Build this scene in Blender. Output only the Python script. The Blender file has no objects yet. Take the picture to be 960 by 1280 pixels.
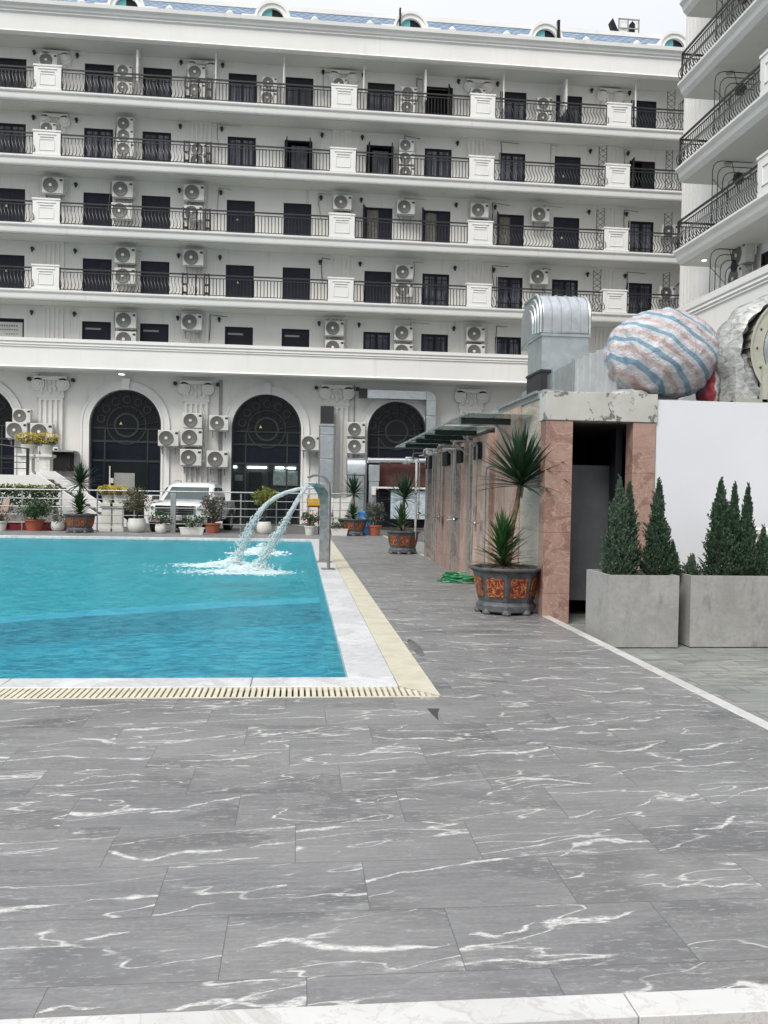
import bpy, math, random
from mathutils import Vector, Matrix, noise as mn
random.seed(7)
R = math.radians
PI = math.pi
sc = bpy.context.scene
COL = sc.collection

# ------------------------------------------------------------------ camera numbers (solved from the photograph)
F, PITCH, YAW, ROLL, EYE = 1057.12, -.0200490, .1006778, .0181847, 1.55
cy, sy = math.cos(YAW), math.sin(YAW)
FW = Vector((sy*math.cos(PITCH), cy*math.cos(PITCH), math.sin(PITCH)))
R0 = Vector((cy, -sy, 0)); U0 = R0.cross(FW)
RT = R0*math.cos(ROLL)+U0*math.sin(ROLL); UP = U0*math.cos(ROLL)-R0*math.sin(ROLL)
CAM = Vector((0, 0, EYE))
def ray(px, py): return FW*F+RT*(px-480)-UP*(py-640)
def atY(px, py, Y): d = ray(px, py); return CAM+d*(Y/d.y)
def atX(px, py, X): d = ray(px, py); return CAM+d*(X/d.x)
def atZ(px, py, Z=0): d = ray(px, py); return CAM+d*((Z-EYE)/d.z)

# ------------------------------------------------------------------ node helper
class NT:
    def __init__(s, name):
        s.m = bpy.data.materials.new(name); s.m.use_nodes = True
        s.t = s.m.node_tree; s.t.nodes.clear()
        s.out = s.t.nodes.new('ShaderNodeOutputMaterial')
        s.bs = s.t.nodes.new('ShaderNodeBsdfPrincipled')
        s.t.links.new(s.bs.outputs[0], s.out.inputs[0])
    def n(s, typ, **kw):
        nd = s.t.nodes.new(typ)
        for k, v in kw.items(): setattr(nd, k, v)
        return nd
    def put(s, sock, v):
        if isinstance(v, bpy.types.NodeSocket): s.t.links.new(v, sock)
        elif v is not None:
            if sock.type == 'RGBA' and not isinstance(v, (int, float)) and len(v) == 3: v = (*v, 1)
            sock.default_value = v
    def math(s, op, a, b=None, c=None, clamp=False):
        nd = s.n('ShaderNodeMath', operation=op); nd.use_clamp = clamp
        s.put(nd.inputs[0], a)
        if b is not None: s.put(nd.inputs[1], b)
        if c is not None: s.put(nd.inputs[2], c)
        return nd.outputs[0]
    def vmath(s, op, a, b):
        nd = s.n('ShaderNodeVectorMath', operation=op); s.put(nd.inputs[0], a); s.put(nd.inputs[1], b); return nd.outputs[0]
    def pos(s): return s.n('ShaderNodeTexCoord').outputs['Object']
    def geo(s): return s.n('ShaderNodeNewGeometry').outputs['Position']
    def sep(s, v):
        nd = s.n('ShaderNodeSeparateXYZ'); s.put(nd.inputs[0], v); return nd.outputs
    def comb(s, x, y, z):
        nd = s.n('ShaderNodeCombineXYZ')
        for i, q in enumerate((x, y, z)): s.put(nd.inputs[i], q)
        return nd.outputs[0]
    def noise(s, v, scale=5, detail=4, rough=.55, dist=0):
        nd = s.n('ShaderNodeTexNoise'); s.put(nd.inputs['Vector'], v); s.put(nd.inputs['Scale'], scale)
        s.put(nd.inputs['Detail'], detail); s.put(nd.inputs['Roughness'], rough); s.put(nd.inputs['Distortion'], dist)
        return nd.outputs['Fac']
    def vor(s, v, scale=5, feature='F1', out='Distance'):
        nd = s.n('ShaderNodeTexVoronoi', feature=feature); s.put(nd.inputs['Vector'], v); s.put(nd.inputs['Scale'], scale)
        return nd.outputs[out]
    def white(s, v):
        nd = s.n('ShaderNodeTexWhiteNoise', noise_dimensions='3D'); s.put(nd.inputs['Vector'], v); return nd.outputs
    def ramp(s, f, stops, interp='LINEAR'):
        nd = s.n('ShaderNodeValToRGB'); s.put(nd.inputs[0], f); cr = nd.color_ramp; cr.interpolation = interp
        while len(cr.elements) < len(stops): cr.elements.new(.5)
        for e, (p, c) in zip(cr.elements, stops):
            e.position = p; e.color = (c, c, c, 1) if isinstance(c, (int, float)) else (*c, 1)
        return nd.outputs[0]
    def smooth(s, v, a, b, lo=0., hi=1.):
        nd = s.n('ShaderNodeMapRange', interpolation_type='SMOOTHSTEP')
        for i, q in enumerate((v, a, b, lo, hi)): s.put(nd.inputs[i], q)
        return nd.outputs[0]
    def mix(s, f, a, b, blend='MIX'):
        nd = s.n('ShaderNodeMix', data_type='RGBA', blend_type=blend)
        s.put(nd.inputs[0], f); s.put(nd.inputs[6], a); s.put(nd.inputs[7], b); return nd.outputs[2]
    def scale(s, v, x, y, z): return s.vmath('MULTIPLY', v, (x, y, z))
    def bump(s, h, strength=.3, dist=.01):
        nd = s.n('ShaderNodeBump'); s.put(nd.inputs['Height'], h); nd.inputs['Strength'].default_value = strength
        nd.inputs['Distance'].default_value = dist
        s.t.links.new(nd.outputs[0], s.bs.inputs['Normal']); return nd
    def set(s, col=None, rough=None, metal=None, spec=None, **kw):
        b = s.bs.inputs
        if col is not None: s.put(b['Base Color'], col)
        if rough is not None: s.put(b['Roughness'], rough)
        if metal is not None: s.put(b['Metallic'], metal)
        if spec is not None: s.put(b['Specular IOR Level'], spec)
        for k, v in kw.items(): s.put(b[k], v)
        return s.m

def simple(name, col, rough=.6, metal=0, var=.12, scale=3, bump=0, bscale=40, coords='geo'):
    t = NT(name); p = t.geo() if coords == 'geo' else t.pos()
    f = t.noise(p, scale, 5, .6)
    lo = tuple(c*(1-var) for c in col); hi = tuple(min(1, c*(1+var)) for c in col)
    c = t.mix(t.smooth(f, .3, .7), lo, hi)
    if bump: t.bump(t.noise(p, bscale, 4), bump, .01)
    return t.set(c, rough, metal)

# ------------------------------------------------------------------ materials
M = {}
def white_plaster(name, base=(.76, .75, .715), dirt=.6):
    t = NT(name); p = t.geo()
    big = t.noise(p, .35, 4, .6)
    streak = t.noise(t.scale(p, 2.6, 2.6, .22), 1.0, 5, .65)
    spots = t.noise(p, 6, 5, .7)
    f = t.smooth(streak, .55, .8); f = t.math('MULTIPLY', f, t.smooth(big, .35, .65))
    c = t.mix(t.smooth(big, .3, .7), tuple(x*.93 for x in base), base)
    c = t.mix(t.math('MULTIPLY', f, dirt), c, (.30, .29, .26))
    c = t.mix(t.math('MULTIPLY', t.smooth(spots, .66, .8), dirt*.5), c, (.28, .27, .25))
    t.bump(t.noise(p, 30, 4), .08, .01)
    return t.set(c, .7)
M['plaster'] = white_plaster('white_plaster')
M['trim'] = white_plaster('white_trim', (.82, .815, .79), .28)
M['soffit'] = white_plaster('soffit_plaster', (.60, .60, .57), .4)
M['wing'] = white_plaster('wing_plaster', (.80, .80, .78), .2)

def deck_mat(name, swap=False, VS=1., SLP=-.16):
    t = NT(name); p = t.geo(); o = t.sep(p)
    x, y = (o[1], o[0]) if swap else (o[0], o[1])
    W, L = .4225, .80
    v = t.math('ADD', t.math('DIVIDE', y, W), -2.69/W+20)
    row = t.math('FLOOR', v); fv = t.math('FRACT', v)
    u = t.math('ADD', t.math('DIVIDE', t.math('ADD', x, .23+40*L), L), t.math('MULTIPLY', t.math('SUBTRACT', row, 20), .35))
    colm = t.math('FLOOR', u); fu = t.math('FRACT', u)
    wn = t.white(t.comb(row, colm, 3.3)); rnd = wn[0]; rc = t.sep(wn[1])
    # stone space: each tile samples its own patch
    px = t.math('ADD', t.math('MULTIPLY', fu, L), t.math('MULTIPLY', rc[0], 57))
    py = t.math('ADD', t.math('MULTIPLY', fv, W), t.math('MULTIPLY', rc[1], 31))
    q = t.comb(px, py, t.math('MULTIPLY', rnd, 11))
    def vein(off, wscale, amp, slope, thick, gate):
        w1 = t.noise(t.vmath('ADD', t.scale(q, 1.0, .6, 1), (off, off*1.7, 0)), wscale, 2.5, .5)
        rag = t.noise(t.vmath('ADD', t.scale(q, 9, 26, 1), (off, 0, 0)), 1.0, 4, .7)
        tw = t.noise(t.vmath('ADD', t.scale(q, 2.2, 1.2, 1), (off*3, 5, 0)), 1.0, 3, .6)
        pos = t.math('ADD', fv, t.math('MULTIPLY', t.math('SUBTRACT', w1, .5), amp))
        pos = t.math('ADD', pos, t.math('MULTIPLY', t.math('SUBTRACT', fu, .5), slope))
        pos = t.math('ADD', pos, t.math('MULTIPLY', t.math('SUBTRACT', rag, .5), .14))
        cen = t.math('ADD', t.math('MULTIPLY', rc[2] if off < 5 else rc[0], .7), .15)
        d = t.math('ABSOLUTE', t.math('SUBTRACT', pos, cen))
        wd = t.math('MULTIPLY', t.smooth(tw, gate, gate+.28), thick)
        vmask = t.math('SUBTRACT', 1., t.smooth(t.math('DIVIDE', d, t.math('ADD', wd, .0008)), .25, 1.3))
        return t.math('MULTIPLY', vmask, t.smooth(tw, gate-.02, gate+.06))
    v1 = vein(1.3, 1.5, 1.6, -.30, .07, .43)
    # wavering ridge lines and flame like patches that follow them
    slx = t.math('MULTIPLY', px, SLP)
    wv = t.math('MULTIPLY', t.math('SUBTRACT', t.noise(t.scale(q, 1.6, 1.6, 1), 1.0, 2, .5), .5), .16)
    q2 = t.comb(px, t.math('ADD', t.math('ADD', py, slx), wv), t.math('MULTIPLY', rnd, 11))
    rn = t.noise(t.scale(q2, .85, 3.7, 1), 1.0, 3, .5)
    rd = t.math('ABSOLUTE', t.math('SUBTRACT', rn, .5))
    gate = t.noise(t.scale(q2, 1.3, 2.6, 1), 1.3, 2, .5)
    fray = t.noise(t.scale(q, 14, 44, 1), 1.0, 5, .8)
    rdf = t.math('ADD', rd, t.math('MULTIPLY', t.math('SUBTRACT', fray, .5), .02))
    v2 = t.math('MULTIPLY', t.math('SUBTRACT', 1., t.smooth(rdf, .0008, .009)), t.smooth(gate, .40, .50))
    fl = t.math('MULTIPLY', t.math('SUBTRACT', 1., t.smooth(rd, .0, .05)), t.smooth(fray, .50, .60))
    v3 = t.math('MULTIPLY', fl, t.smooth(gate, .55, .64))
    grain = t.noise(t.scale(q, 5, 42, 1), 1.0, 5, .72, .4)
    fine = t.noise(t.scale(q, 40, 120, 1), 1.0, 3, .7)
    cloud = t.noise(t.scale(q, 1.3, 3.0, 1), 1.0, 2, .45)
    g = t.math('ADD', t.math('MULTIPLY', grain, .55), t.math('MULTIPLY', fine, .45))
    base = t.ramp(g, [(.3, (.096, .096, .098)), (.5, (.168, .169, .171)), (.68, (.28, .281, .281))])
    base = t.mix(t.smooth(cloud, .52, .62, 0, .8), base, (.088, .089, .092))
    base = t.mix(t.smooth(t.noise(p, .35, 3), .35, .65, 0, .22), base, (.27, .27, .27))
    base = t.mix(t.math('MULTIPLY', t.smooth(rnd, 0, 1), .14), base, (.16, .165, .175))
    speck = t.smooth(t.math('MULTIPLY', t.noise(t.scale(q, 16, 60, 1), 1.0, 5, .75), t.smooth(cloud, .35, .6, .9, 1.08)), .58, .66, 0, .35)
    c = t.mix(speck, base, (.52, .52, .51))
    c = t.mix(t.smooth(t.noise(t.scale(p, .5, 1.3, 1), 1.0, 4, .6), .35, .7, 0, .38), c, (.31, .312, .314))
    vv = t.math('MAXIMUM', v1, t.math('MAXIMUM', t.math('MULTIPLY', v2, .95), t.math('MULTIPLY', v3, .7)))
    vtex = t.smooth(t.noise(t.scale(q, 22, 60, 1), 1.0, 5, .85), .36, .58, .12, 1)
    c = t.mix(t.math('MULTIPLY', t.math('MULTIPLY', vv, vtex), VS), c, (.62, .62, .60))
    # joints
    jv = t.math('MULTIPLY', t.math('MINIMUM', fv, t.math('SUBTRACT', 1., fv)), W)
    ju = t.math('MULTIPLY', t.math('MINIMUM', fu, t.math('SUBTRACT', 1., fu)), L)
    j = t.math('MINIMUM', jv, ju)
    jm = t.math('SUBTRACT', 1., t.smooth(j, .0009, .0024))
    c = t.mix(t.math('MULTIPLY', jm, .75), c, (.10, .10, .10))
    st = t.smooth(t.noise(t.scale(p, 1, 1, 1), .9, 6, .65), .55, .70, 0, .42)
    c = t.mix(st, c, (.13, .13, .125))
    h = t.math('ADD', t.math('MULTIPLY', g, .25), t.math('MULTIPLY', jm, -1.))
    t.bump(h, .45, .004)
    r = t.math('ADD', t.math('MULTIPLY', t.noise(p, 2.5, 4), .25), .30)
    return t.set(c, r, spec=.4)
M['deck'] = deck_mat('veined_grey_stone_tile')
M['deck2'] = deck_mat('veined_grey_stone_tile_side', False, .95, .55)

def marble(name, a, b, vein, sc_=2.2, rough=.3, stretch=(1, 1, 1), vth=.02, tile=None, dist=1.5):
    t = NT(name); p = t.geo(); q = t.scale(p, *stretch)
    f = t.noise(q, sc_, 6, .62, dist); g = t.noise(q, sc_*3.1, 6, .7, dist*.6)
    c = t.mix(t.smooth(f, .32, .68), a, b)
    c = t.mix(t.smooth(t.math('ABSOLUTE', t.math('SUBTRACT', g, .5)), 0, vth, .55, 0), c, vein)
    c = t.mix(t.smooth(t.math('ABSOLUTE', t.math('SUBTRACT', f, .48)), 0, vth, .7, 0), c, vein)
    if tile:
        o = t.sep(p)
        u = t.math('FRACT', t.math('DIVIDE', t.math('ADD', o[2], 50.1), tile))
        j = t.math('SUBTRACT', 1., t.smooth(t.math('MINIMUM', u, t.math('SUBTRACT', 1., u)), .004, .010))
        c = t.mix(t.math('MULTIPLY', j, .5), c, tuple(x*.45 for x in a))
    t.bump(t.noise(q, 12, 4), .06, .005)
    return t.set(c, rough)
M['pink'] = marble('pink_marble', (.25, .14, .11), (.40, .26, .21), (.50, .38, .32), 2.6, .3, (1, 1, 1.3), tile=.8, vth=.022, dist=.7)
M['pinklight'] = marble('pale_pink_marble', (.44, .28, .22), (.60, .45, .37), (.27, .15, .11), 2.4, .35, (1, 1.2, .7), .025, tile=.8, dist=.8)
M['greymarble'] = marble('grey_marble', (.17, .155, .145), (.28, .26, .245), (.42, .37, .33), 2.4, .35, (1, 1.6, .5), .03, tile=.8)
M['travertine'] = marble('travertine_tile', (.33, .29, .23), (.50, .46, .39), (.56, .52, .46), 1.4, .4, (1, .6, 3.5), .04, tile=.4, dist=.5)
M['coping'] = marble('white_marble_coping', (.56, .57, .58), (.68, .69, .70), (.44, .45, .47), 1.2, .35, (1, 1, 1), .035)
M['stripm'] = marble('white_marble_strip', (.52, .52, .515), (.62, .62, .615), (.45, .43, .41), 1.2, .3, (1, 1, 1), .02, dist=.6)
def beige_mat():
    t = NT('beige_paver'); p = t.geo()
    f = t.noise(p, 4, 5, .65); g = t.noise(p, 60, 3, .7)
    c = t.mix(t.smooth(f, .3, .7), (.46, .44, .335), (.56, .535, .43)); c = t.mix(t.smooth(g, .5, .75, 0, .3), c, (.44, .39, .26))
    o = t.sep(p); u = t.math('FRACT', t.math('MULTIPLY', o[1], 3.0)); j = t.math('SUBTRACT', 1., t.smooth(u, .012, .03))
    c = t.mix(t.math('MULTIPLY', j, .25), c, (.25, .22, .16)); t.bump(g, .2, .004); return t.set(c, .65)
M['beige'] = beige_mat()
M['grate'] = simple('cream_plastic_grate', (.60, .575, .46), .45, 0, .12, 7)
M['groove'] = simple('dark_groove', (.03, .03, .03), .8)
def concrete(name, a, b, dark, sc_=2.5, dstr=.5, rough=.8):
    t = NT(name); p = t.geo()
    f = t.noise(p, sc_, 6, .65, .6); g = t.noise(p, sc_*9, 5, .7); h = t.noise(t.scale(p, 1, 1, .4), sc_*2, 6, .7)
    c = t.mix(t.smooth(f, .3, .7), a, b); c = t.mix(t.smooth(h, .54, .72, 0, dstr), c, dark)
    c = t.mix(t.smooth(g, .35, .7, 0, .25), c, dark); t.bump(g, .25, .006); return t.set(c, rough)
M['concrete'] = concrete('cast_concrete', (.28, .28, .265), (.37, .37, .355), (.15, .15, .14), 2.2, .75)
def peel_mat():
    t = NT('peeling_cement'); p = t.geo()
    f = t.noise(p, 5.5, 6, .72, .5); g = t.noise(p, 2, 4, .6)
    o = t.sep(p)
    up = t.smooth(t.math('ABSOLUTE', t.math('SUBTRACT', o[2], 2.78)), .05, .22, -.03, .05)
    m = t.smooth(t.math('ADD', f, up), .575, .60)
    c = t.mix(t.smooth(g, .3, .7), (.44, .44, .41), (.53, .53, .50)); c = t.mix(t.math('MULTIPLY', m, .88), c, (.13, .13, .12))
    t.bump(t.math('MULTIPLY', m, -1.), .6, .01); return t.set(c, .85)
M['peel'] = peel_mat()
M['whitewall'] = white_plaster('painted_white_wall', (.72, .74, .78), .22)
M['slate'] = None
def slate():
    t = NT('greenish_slate_paving'); p = t.geo(); o = t.sep(p)
    W, L = .3, .6
    v = t.math('ADD', t.math('DIVIDE', o[1], W), 20); row = t.math('FLOOR', v); fv = t.math('FRACT', v)
    u = t.math('ADD', t.math('DIVIDE', o[0], L), t.math('MULTIPLY', row, .5)); fu = t.math('FRACT', u)
    wn = t.white(t.comb(row, t.math('FLOOR', u), 1)); f = t.noise(t.vmath('ADD', t.scale(p, 1.5, 5, 1), wn[1]), 1.5, 6, .7, .6)
    c = t.ramp(f, [(.3, (.12, .125, .12)), (.5, (.25, .26, .245)), (.7, (.40, .395, .36))])
    c = t.mix(t.math('MULTIPLY', wn[0], .55), c, (.17, .195, .185))
    j = t.math('MINIMUM', t.math('MULTIPLY', t.math('MINIMUM', fv, t.math('SUBTRACT', 1., fv)), W), t.math('MULTIPLY', t.math('MINIMUM', fu, t.math('SUBTRACT', 1., fu)), L))
    jm = t.math('SUBTRACT', 1., t.smooth(j, .003, .008)); c = t.mix(t.math('MULTIPLY', jm, .8), c, (.07, .07, .065))
    t.bump(f, .3, .006); return t.set(c, .5)
M['slate'] = slate()
M['asphalt'] = simple('driveway_concrete', (.10, .10, .098), .85, 0, .25, 1.2, .3, 60)
M['steel'] = simple('brushed_steel', (.30, .295, .285), .5, .55, .25, 8)
M['steeldull'] = simple('dull_grey_steel', (.34, .36, .36), .5, .6, .15, 8)
def galv(name, col, metal=.85, rough=.38):
    t = NT(name); p = t.geo()
    f = t.vor(p, 9, 'F1', 'Color'); g = t.noise(p, 2.0, 4, .6)
    s_ = t.sep(f); c = t.mix(s_[0], tuple(x*.86 for x in col), col); c = t.mix(t.smooth(g, .35, .7, 0, .45), c, tuple(x*.68 for x in col))
    t.bump(t.noise(p, 1.8, 3), .25, .05)
    return t.set(c, t.math('ADD', t.math('MULTIPLY', g, .25), rough-.1), metal)
M['galv'] = galv('galvanised_sheet', (.56, .61, .62))
M['foil'] = galv('bright_duct_foil', (.66, .69, .71), .9, .3)
M['blackrubber'] = simple('black_rubber', (.025, .025, .03), .6)
M['blackiron'] = simple('black_wrought_iron', (.018, .018, .02), .45)
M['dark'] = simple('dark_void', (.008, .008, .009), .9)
M['frame'] = simple('dark_door_frame', (.009, .010, .015), .4)
M['frame'].node_tree.nodes['Principled BSDF'].inputs['Specular IOR Level'].default_value = .25
def louvre():
    t = NT('dark_louvred_shutter'); p = t.geo(); o = t.sep(p)
    u = t.math('FRACT', t.math('MULTIPLY', o[2], 18)); c = t.mix(u, (.013, .014, .023), (.030, .031, .048))
    t.bump(u, .5, .01); return t.set(c, .55, spec=.25)
M['louvre'] = louvre()
def curtain():
    t = NT('curtained_glass'); p = t.geo(); o = t.sep(p)
    w = t.noise(t.scale(p, 9, 1, .3), 1.6, 4, .6); n = t.noise(p, .7, 2)
    c = t.mix(t.smooth(w, .35, .65), (.035, .038, .055), (.17, .175, .205)); c = t.mix(t.smooth(n, .42, .6, 0, .85), c, (.02, .024, .035))
    return t.set(c, .12, spec=.35)
M['curtain'] = curtain()
M['darkglass'] = simple('dark_glass', (.010, .013, .014), .06)
M['darkglass'].node_tree.nodes['Principled BSDF'].inputs['Specular IOR Level'].default_value = .22
M['beigecurtain'] = simple('beige_curtain', (.22, .21, .18), .8, 0, .3, 5)
M['navypanel'] = simple('navy_glass_panel', (.009, .012, .020), .12)
M['navypanel'].node_tree.nodes['Principled BSDF'].inputs['Specular IOR Level'].default_value = .2
M['mullion'] = simple('grey_mullion', (.032, .037, .04), .45, .2)
def roof_mat():
    t = NT('blue_scalloped_roof_tile'); o = t.sep(t.geo())
    a, b = .42, .17
    zz = t.math('DIVIDE', o[2], b); row = t.math('FLOOR', zz); fz = t.math('FRACT', zz)
    u = t.math('FRACT', t.math('ADD', t.math('DIVIDE', o[0], a), t.math('MULTIPLY', row, .5)))
    cu = t.math('MULTIPLY', t.math('ABSOLUTE', t.math('SUBTRACT', u, .5)), 2.)
    edge = t.math('ABSOLUTE', t.math('SUBTRACT', fz, t.math('MULTIPLY', t.math('MULTIPLY', cu, cu), .75)))
    m = t.math('SUBTRACT', 1., t.smooth(edge, .06, .22))
    wn = t.white(t.comb(row, t.math('FLOOR', t.math('ADD', t.math('DIVIDE', o[0], a), t.math('MULTIPLY', row, .5))), 0))
    c = t.mix(wn[0], (.13, .21, .33), (.22, .31, .43)); c = t.mix(t.math('MULTIPLY', m, .8), c, (.03, .045, .07))
    t.bump(t.math('MULTIPLY', m, -1.), .6, .03); return t.set(c, .35)
M['roof'] = roof_mat()
M['teal'] = simple('teal_dormer_glass', (.10, .38, .40), .1)
M['acwhite'] = simple('ac_casing', (.60, .60, .57), .5, 0, .07, 3)
M['acgrille'] = None
def grille():
    t = NT('fan_grille'); p = t.pos(); o = t.sep(p)
    r = t.math('SQRT', t.math('ADD', t.math('MULTIPLY', o[0], o[0]), t.math('MULTIPLY', o[2], o[2])))
    u = t.math('FRACT', t.math('MULTIPLY', r, 22)); c = t.mix(t.smooth(u, .3, .6), (.05, .05, .048), (.19, .19, .175))
    return t.set(c, .5)
M['acgrille'] = grille()
M['achub'] = simple('fan_hub', (.7, .7, .66), .5)
M['water'] = None
def water():
    t = NT('pool_water'); p = t.geo()
    fr = t.n('ShaderNodeFresnel'); fr.inputs['IOR'].default_value = 1.33
    n1 = t.noise(t.scale(p, 1.0, 2.3, 1), 4.6, 5, .62, .6); n2 = t.noise(t.scale(p, 1, 1.7, 1), 8, 4, .65, .8)
    n3 = t.noise(t.scale(p, 1, 1.6, 1), .5, 2)
    h = t.math('ADD', t.math('ADD', n1, t.math('MULTIPLY', n2, .6)), t.math('MULTIPLY', n3, .8))
    b = t.n('ShaderNodeBump'); b.inputs['Strength'].default_value = 1; b.inputs['Distance'].default_value = .10; t.put(b.inputs['Height'], h)
    t.t.links.new(b.outputs[0], fr.inputs['Normal'])
    tr = t.n('ShaderNodeBsdfTransparent'); tr.inputs[0].default_value = (.45, .95, .97, 1)
    gl = t.n('ShaderNodeBsdfGlossy'); gl.inputs[0].default_value = (.9, .95, 1, 1); gl.inputs['Roughness'].default_value = .06
    t.t.links.new(b.outputs[0], gl.inputs['Normal'])
    # water's own scatter, with ripple and caustic light painted in as pale and dark streaks
    df = t.n('ShaderNodeBsdfDiffuse')
    t.put(df.inputs[0], t.mix(t.smooth(t.math('ADD', t.math('MULTIPLY', n1, .4), t.math('MULTIPLY', n2, .6)), .41, .60), (.01, .16, .23), (.12, .62, .66))); t.t.links.new(b.outputs[0], df.inputs['Normal'])
    m1 = t.n('ShaderNodeMixShader'); m1.inputs[0].default_value = .36
    t.t.links.new(tr.outputs[0], m1.inputs[1]); t.t.links.new(df.outputs[0], m1.inputs[2])
    m2 = t.n('ShaderNodeMixShader'); t.put(m2.inputs[0], t.math('MULTIPLY', fr.outputs[0], .7, clamp=True))
    t.t.links.new(m1.outputs[0], m2.inputs[1]); t.t.links.new(gl.outputs[0], m2.inputs[2])
    t.t.links.new(m2.outputs[0], t.out.inputs[0]); return t.m
M['water'] = water()
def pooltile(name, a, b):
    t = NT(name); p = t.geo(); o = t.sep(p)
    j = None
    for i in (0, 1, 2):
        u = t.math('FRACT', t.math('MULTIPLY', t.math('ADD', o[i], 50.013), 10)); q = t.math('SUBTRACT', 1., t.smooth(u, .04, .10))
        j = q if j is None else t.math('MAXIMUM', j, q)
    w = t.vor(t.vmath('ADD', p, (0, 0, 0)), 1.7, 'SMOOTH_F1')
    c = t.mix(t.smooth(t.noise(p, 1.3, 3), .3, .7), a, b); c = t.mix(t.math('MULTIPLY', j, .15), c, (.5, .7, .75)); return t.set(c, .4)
M['pooltile'] = pooltile('blue_pool_tile', (.025, .47, .56), (.05, .60, .70))
M['pooltile_dark'] = pooltile('deep_pool_tile', (.02, .36, .55), (.06, .54, .76))
M['pooltile_light'] = pooltile('pale_blue_tile', (.30, .70, 1.), (.42, .80, 1.))
M['splash'] = None
def foam():
    t = NT('white_water'); b = t.bs
    t.set((.80, .92, .93), .25, Alpha=.8); t.bs.inputs['Transmission Weight'].default_value = .25; t.bs.inputs['IOR'].default_value = 1.1
    return t.m
M['splash'] = foam()
def jetm():
    t = NT('clear_water_stream'); t.set((.72, .80, .82), .1, Alpha=.62); t.bs.inputs['Transmission Weight'].default_value = .3
    t.bump(t.noise(t.scale(t.geo(), 1, 1, 1), 14, 4), .8, .03); return t.m
M['jet'] = jetm()
def leafm(name, a, b, rough=.45):
    t = NT(name); p = t.geo(); f = t.noise(p, 9, 3, .6); wn = t.n('ShaderNodeNewGeometry')
    c = t.mix(t.smooth(f, .3, .7), a, b); c = t.mix(t.math('MULTIPLY', wn.outputs['Random Per Island'], .5), c, b)
    t.set(c, rough); t.bs.inputs['Subsurface Weight'].default_value = 0
    return t.m
M['palm'] = leafm('dark_palm_leaf', (.010, .033, .017), (.030, .075, .032), .38)
M['dracaena'] = leafm('fresh_sword_leaf', (.014, .055, .018), (.045, .13, .035), .4)
M['cypress'] = leafm('cypress_foliage', (.015, .038, .021), (.046, .092, .048), .7)
M['cypress2'] = leafm('light_cypress_foliage', (.028, .058, .034), (.070, .115, .070), .7)
M['bush'] = leafm('bush_leaf', (.02, .05, .02), (.05, .10, .035), .6)
M['bushdull'] = leafm('dull_bush_leaf', (.08, .085, .05), (.14, .13, .075), .7)
M['bushyellow'] = leafm('yellow_green_leaf', (.09, .12, .02), (.22, .24, .05), .6)
M['bushgrey'] = leafm('grey_green_leaf', (.07, .085, .06), (.13, .14, .10), .7)
M['mum'] = leafm('yellow_flower', (.42, .30, .02), (.70, .55, .04), .6)
M['pinkflower'] = leafm('pink_flower', (.55, .12, .14), (.75, .40, .42), .6)
M['redflower'] = leafm('red_flower', (.60, .03, .04), (.75, .10, .10), .6)
M['bark'] = simple('palm_bark', (.19, .15, .09), .85, 0, .35, 14, .6, 50)
M['greenstem'] = simple('brown_stem', (.07, .055, .03), .85, 0, .3, 10)
M['soil'] = simple('red_soil', (.10, .06, .045), .95, 0, .4, 25, .8, 40)
M['terracotta'] = simple('terracotta', (.34, .10, .055), .75, 0, .15, 8)
M['ceramic'] = simple('white_ceramic', (.66, .66, .62), .3, 0, .08, 6)
M['potstone'] = concrete('dark_glazed_stone', (.055, .062, .07), (.12, .13, .135), (.03, .033, .037), 9, .5, .55)
def panelm():
    t = NT('red_gold_relief'); p = t.pos()
    w = t.n('ShaderNodeTexWave', wave_type='RINGS', rings_direction='SPHERICAL'); t.put(w.inputs['Vector'], p)
    w.inputs['Scale'].default_value = 7; w.inputs['Distortion'].default_value = 16; w.inputs['Detail'].default_value = 3; w.inputs['Detail Scale'].default_value = 2.2
    n = t.noise(p, 16, 4, .6)
    m = t.smooth(t.math('MULTIPLY', w.outputs['Fac'], t.smooth(n, .32, .6)), .22, .5)
    c = t.mix(m, (.15, .016, .014), (.40, .15, .025)); c = t.mix(t.smooth(n, .62, .72, 0, .6), c, (.55, .38, .08))
    t.bump(m, .6, .01); return t.set(c, .5)
M['relief'] = panelm()
M['carwhite'] = simple('white_car_paint', (.70, .71, .72), .18, 0, .03, 2)
M['carwhite'].node_tree.nodes['Principled BSDF'].inputs['Coat Weight'].default_value = .6
M['chrome'] = simple('chrome', (.6, .6, .6), .15, 1)
M['tyre'] = simple('tyre_rubber', (.02, .02, .02), .8)
M['carglass'] = simple('tinted_windscreen', (.05, .075, .075), .04)
M['lens'] = simple('headlight_lens', (.45, .47, .48), .1, .3)
M['green_hose'] = simple('green_hose', (.01, .22, .075), .4)
M['canopyglass'] = None
def cang():
    t = NT('green_canopy_glass'); t.set((.34, .46, .42), .08, Alpha=.55); return t.m
M['canopyglass'] = cang()
M['canopybeam'] = simple('dark_green_glass_edge', (.008, .022, .018), .2)
M['redcloth'] = simple('dark_red_box', (.17, .008, .012), .6)
M['maroon'] = simple('maroon_board', (.10, .035, .03), .7, 0, .25, 3)
M['paleblue'] = simple('stained_pale_blue_board', (.45, .53, .58), .6, 0, .22, 5)
M['yellow'] = simple('yellow_plastic', (.72, .40, .02), .4)
M['blueplastic'] = simple('blue_plastic', (.02, .14, .35), .4)
M['greypanel'] = simple('grey_panel', (.30, .30, .28), .6)
M['doorgrey'] = simple('pale_grey_door', (.115, .12, .128), .5)
M['roomwall'] = simple('room_wall', (.05, .055, .055), .8)
M['poster'] = simple('pale_poster', (.40, .50, .48), .6, 0, .25, 6)
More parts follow.
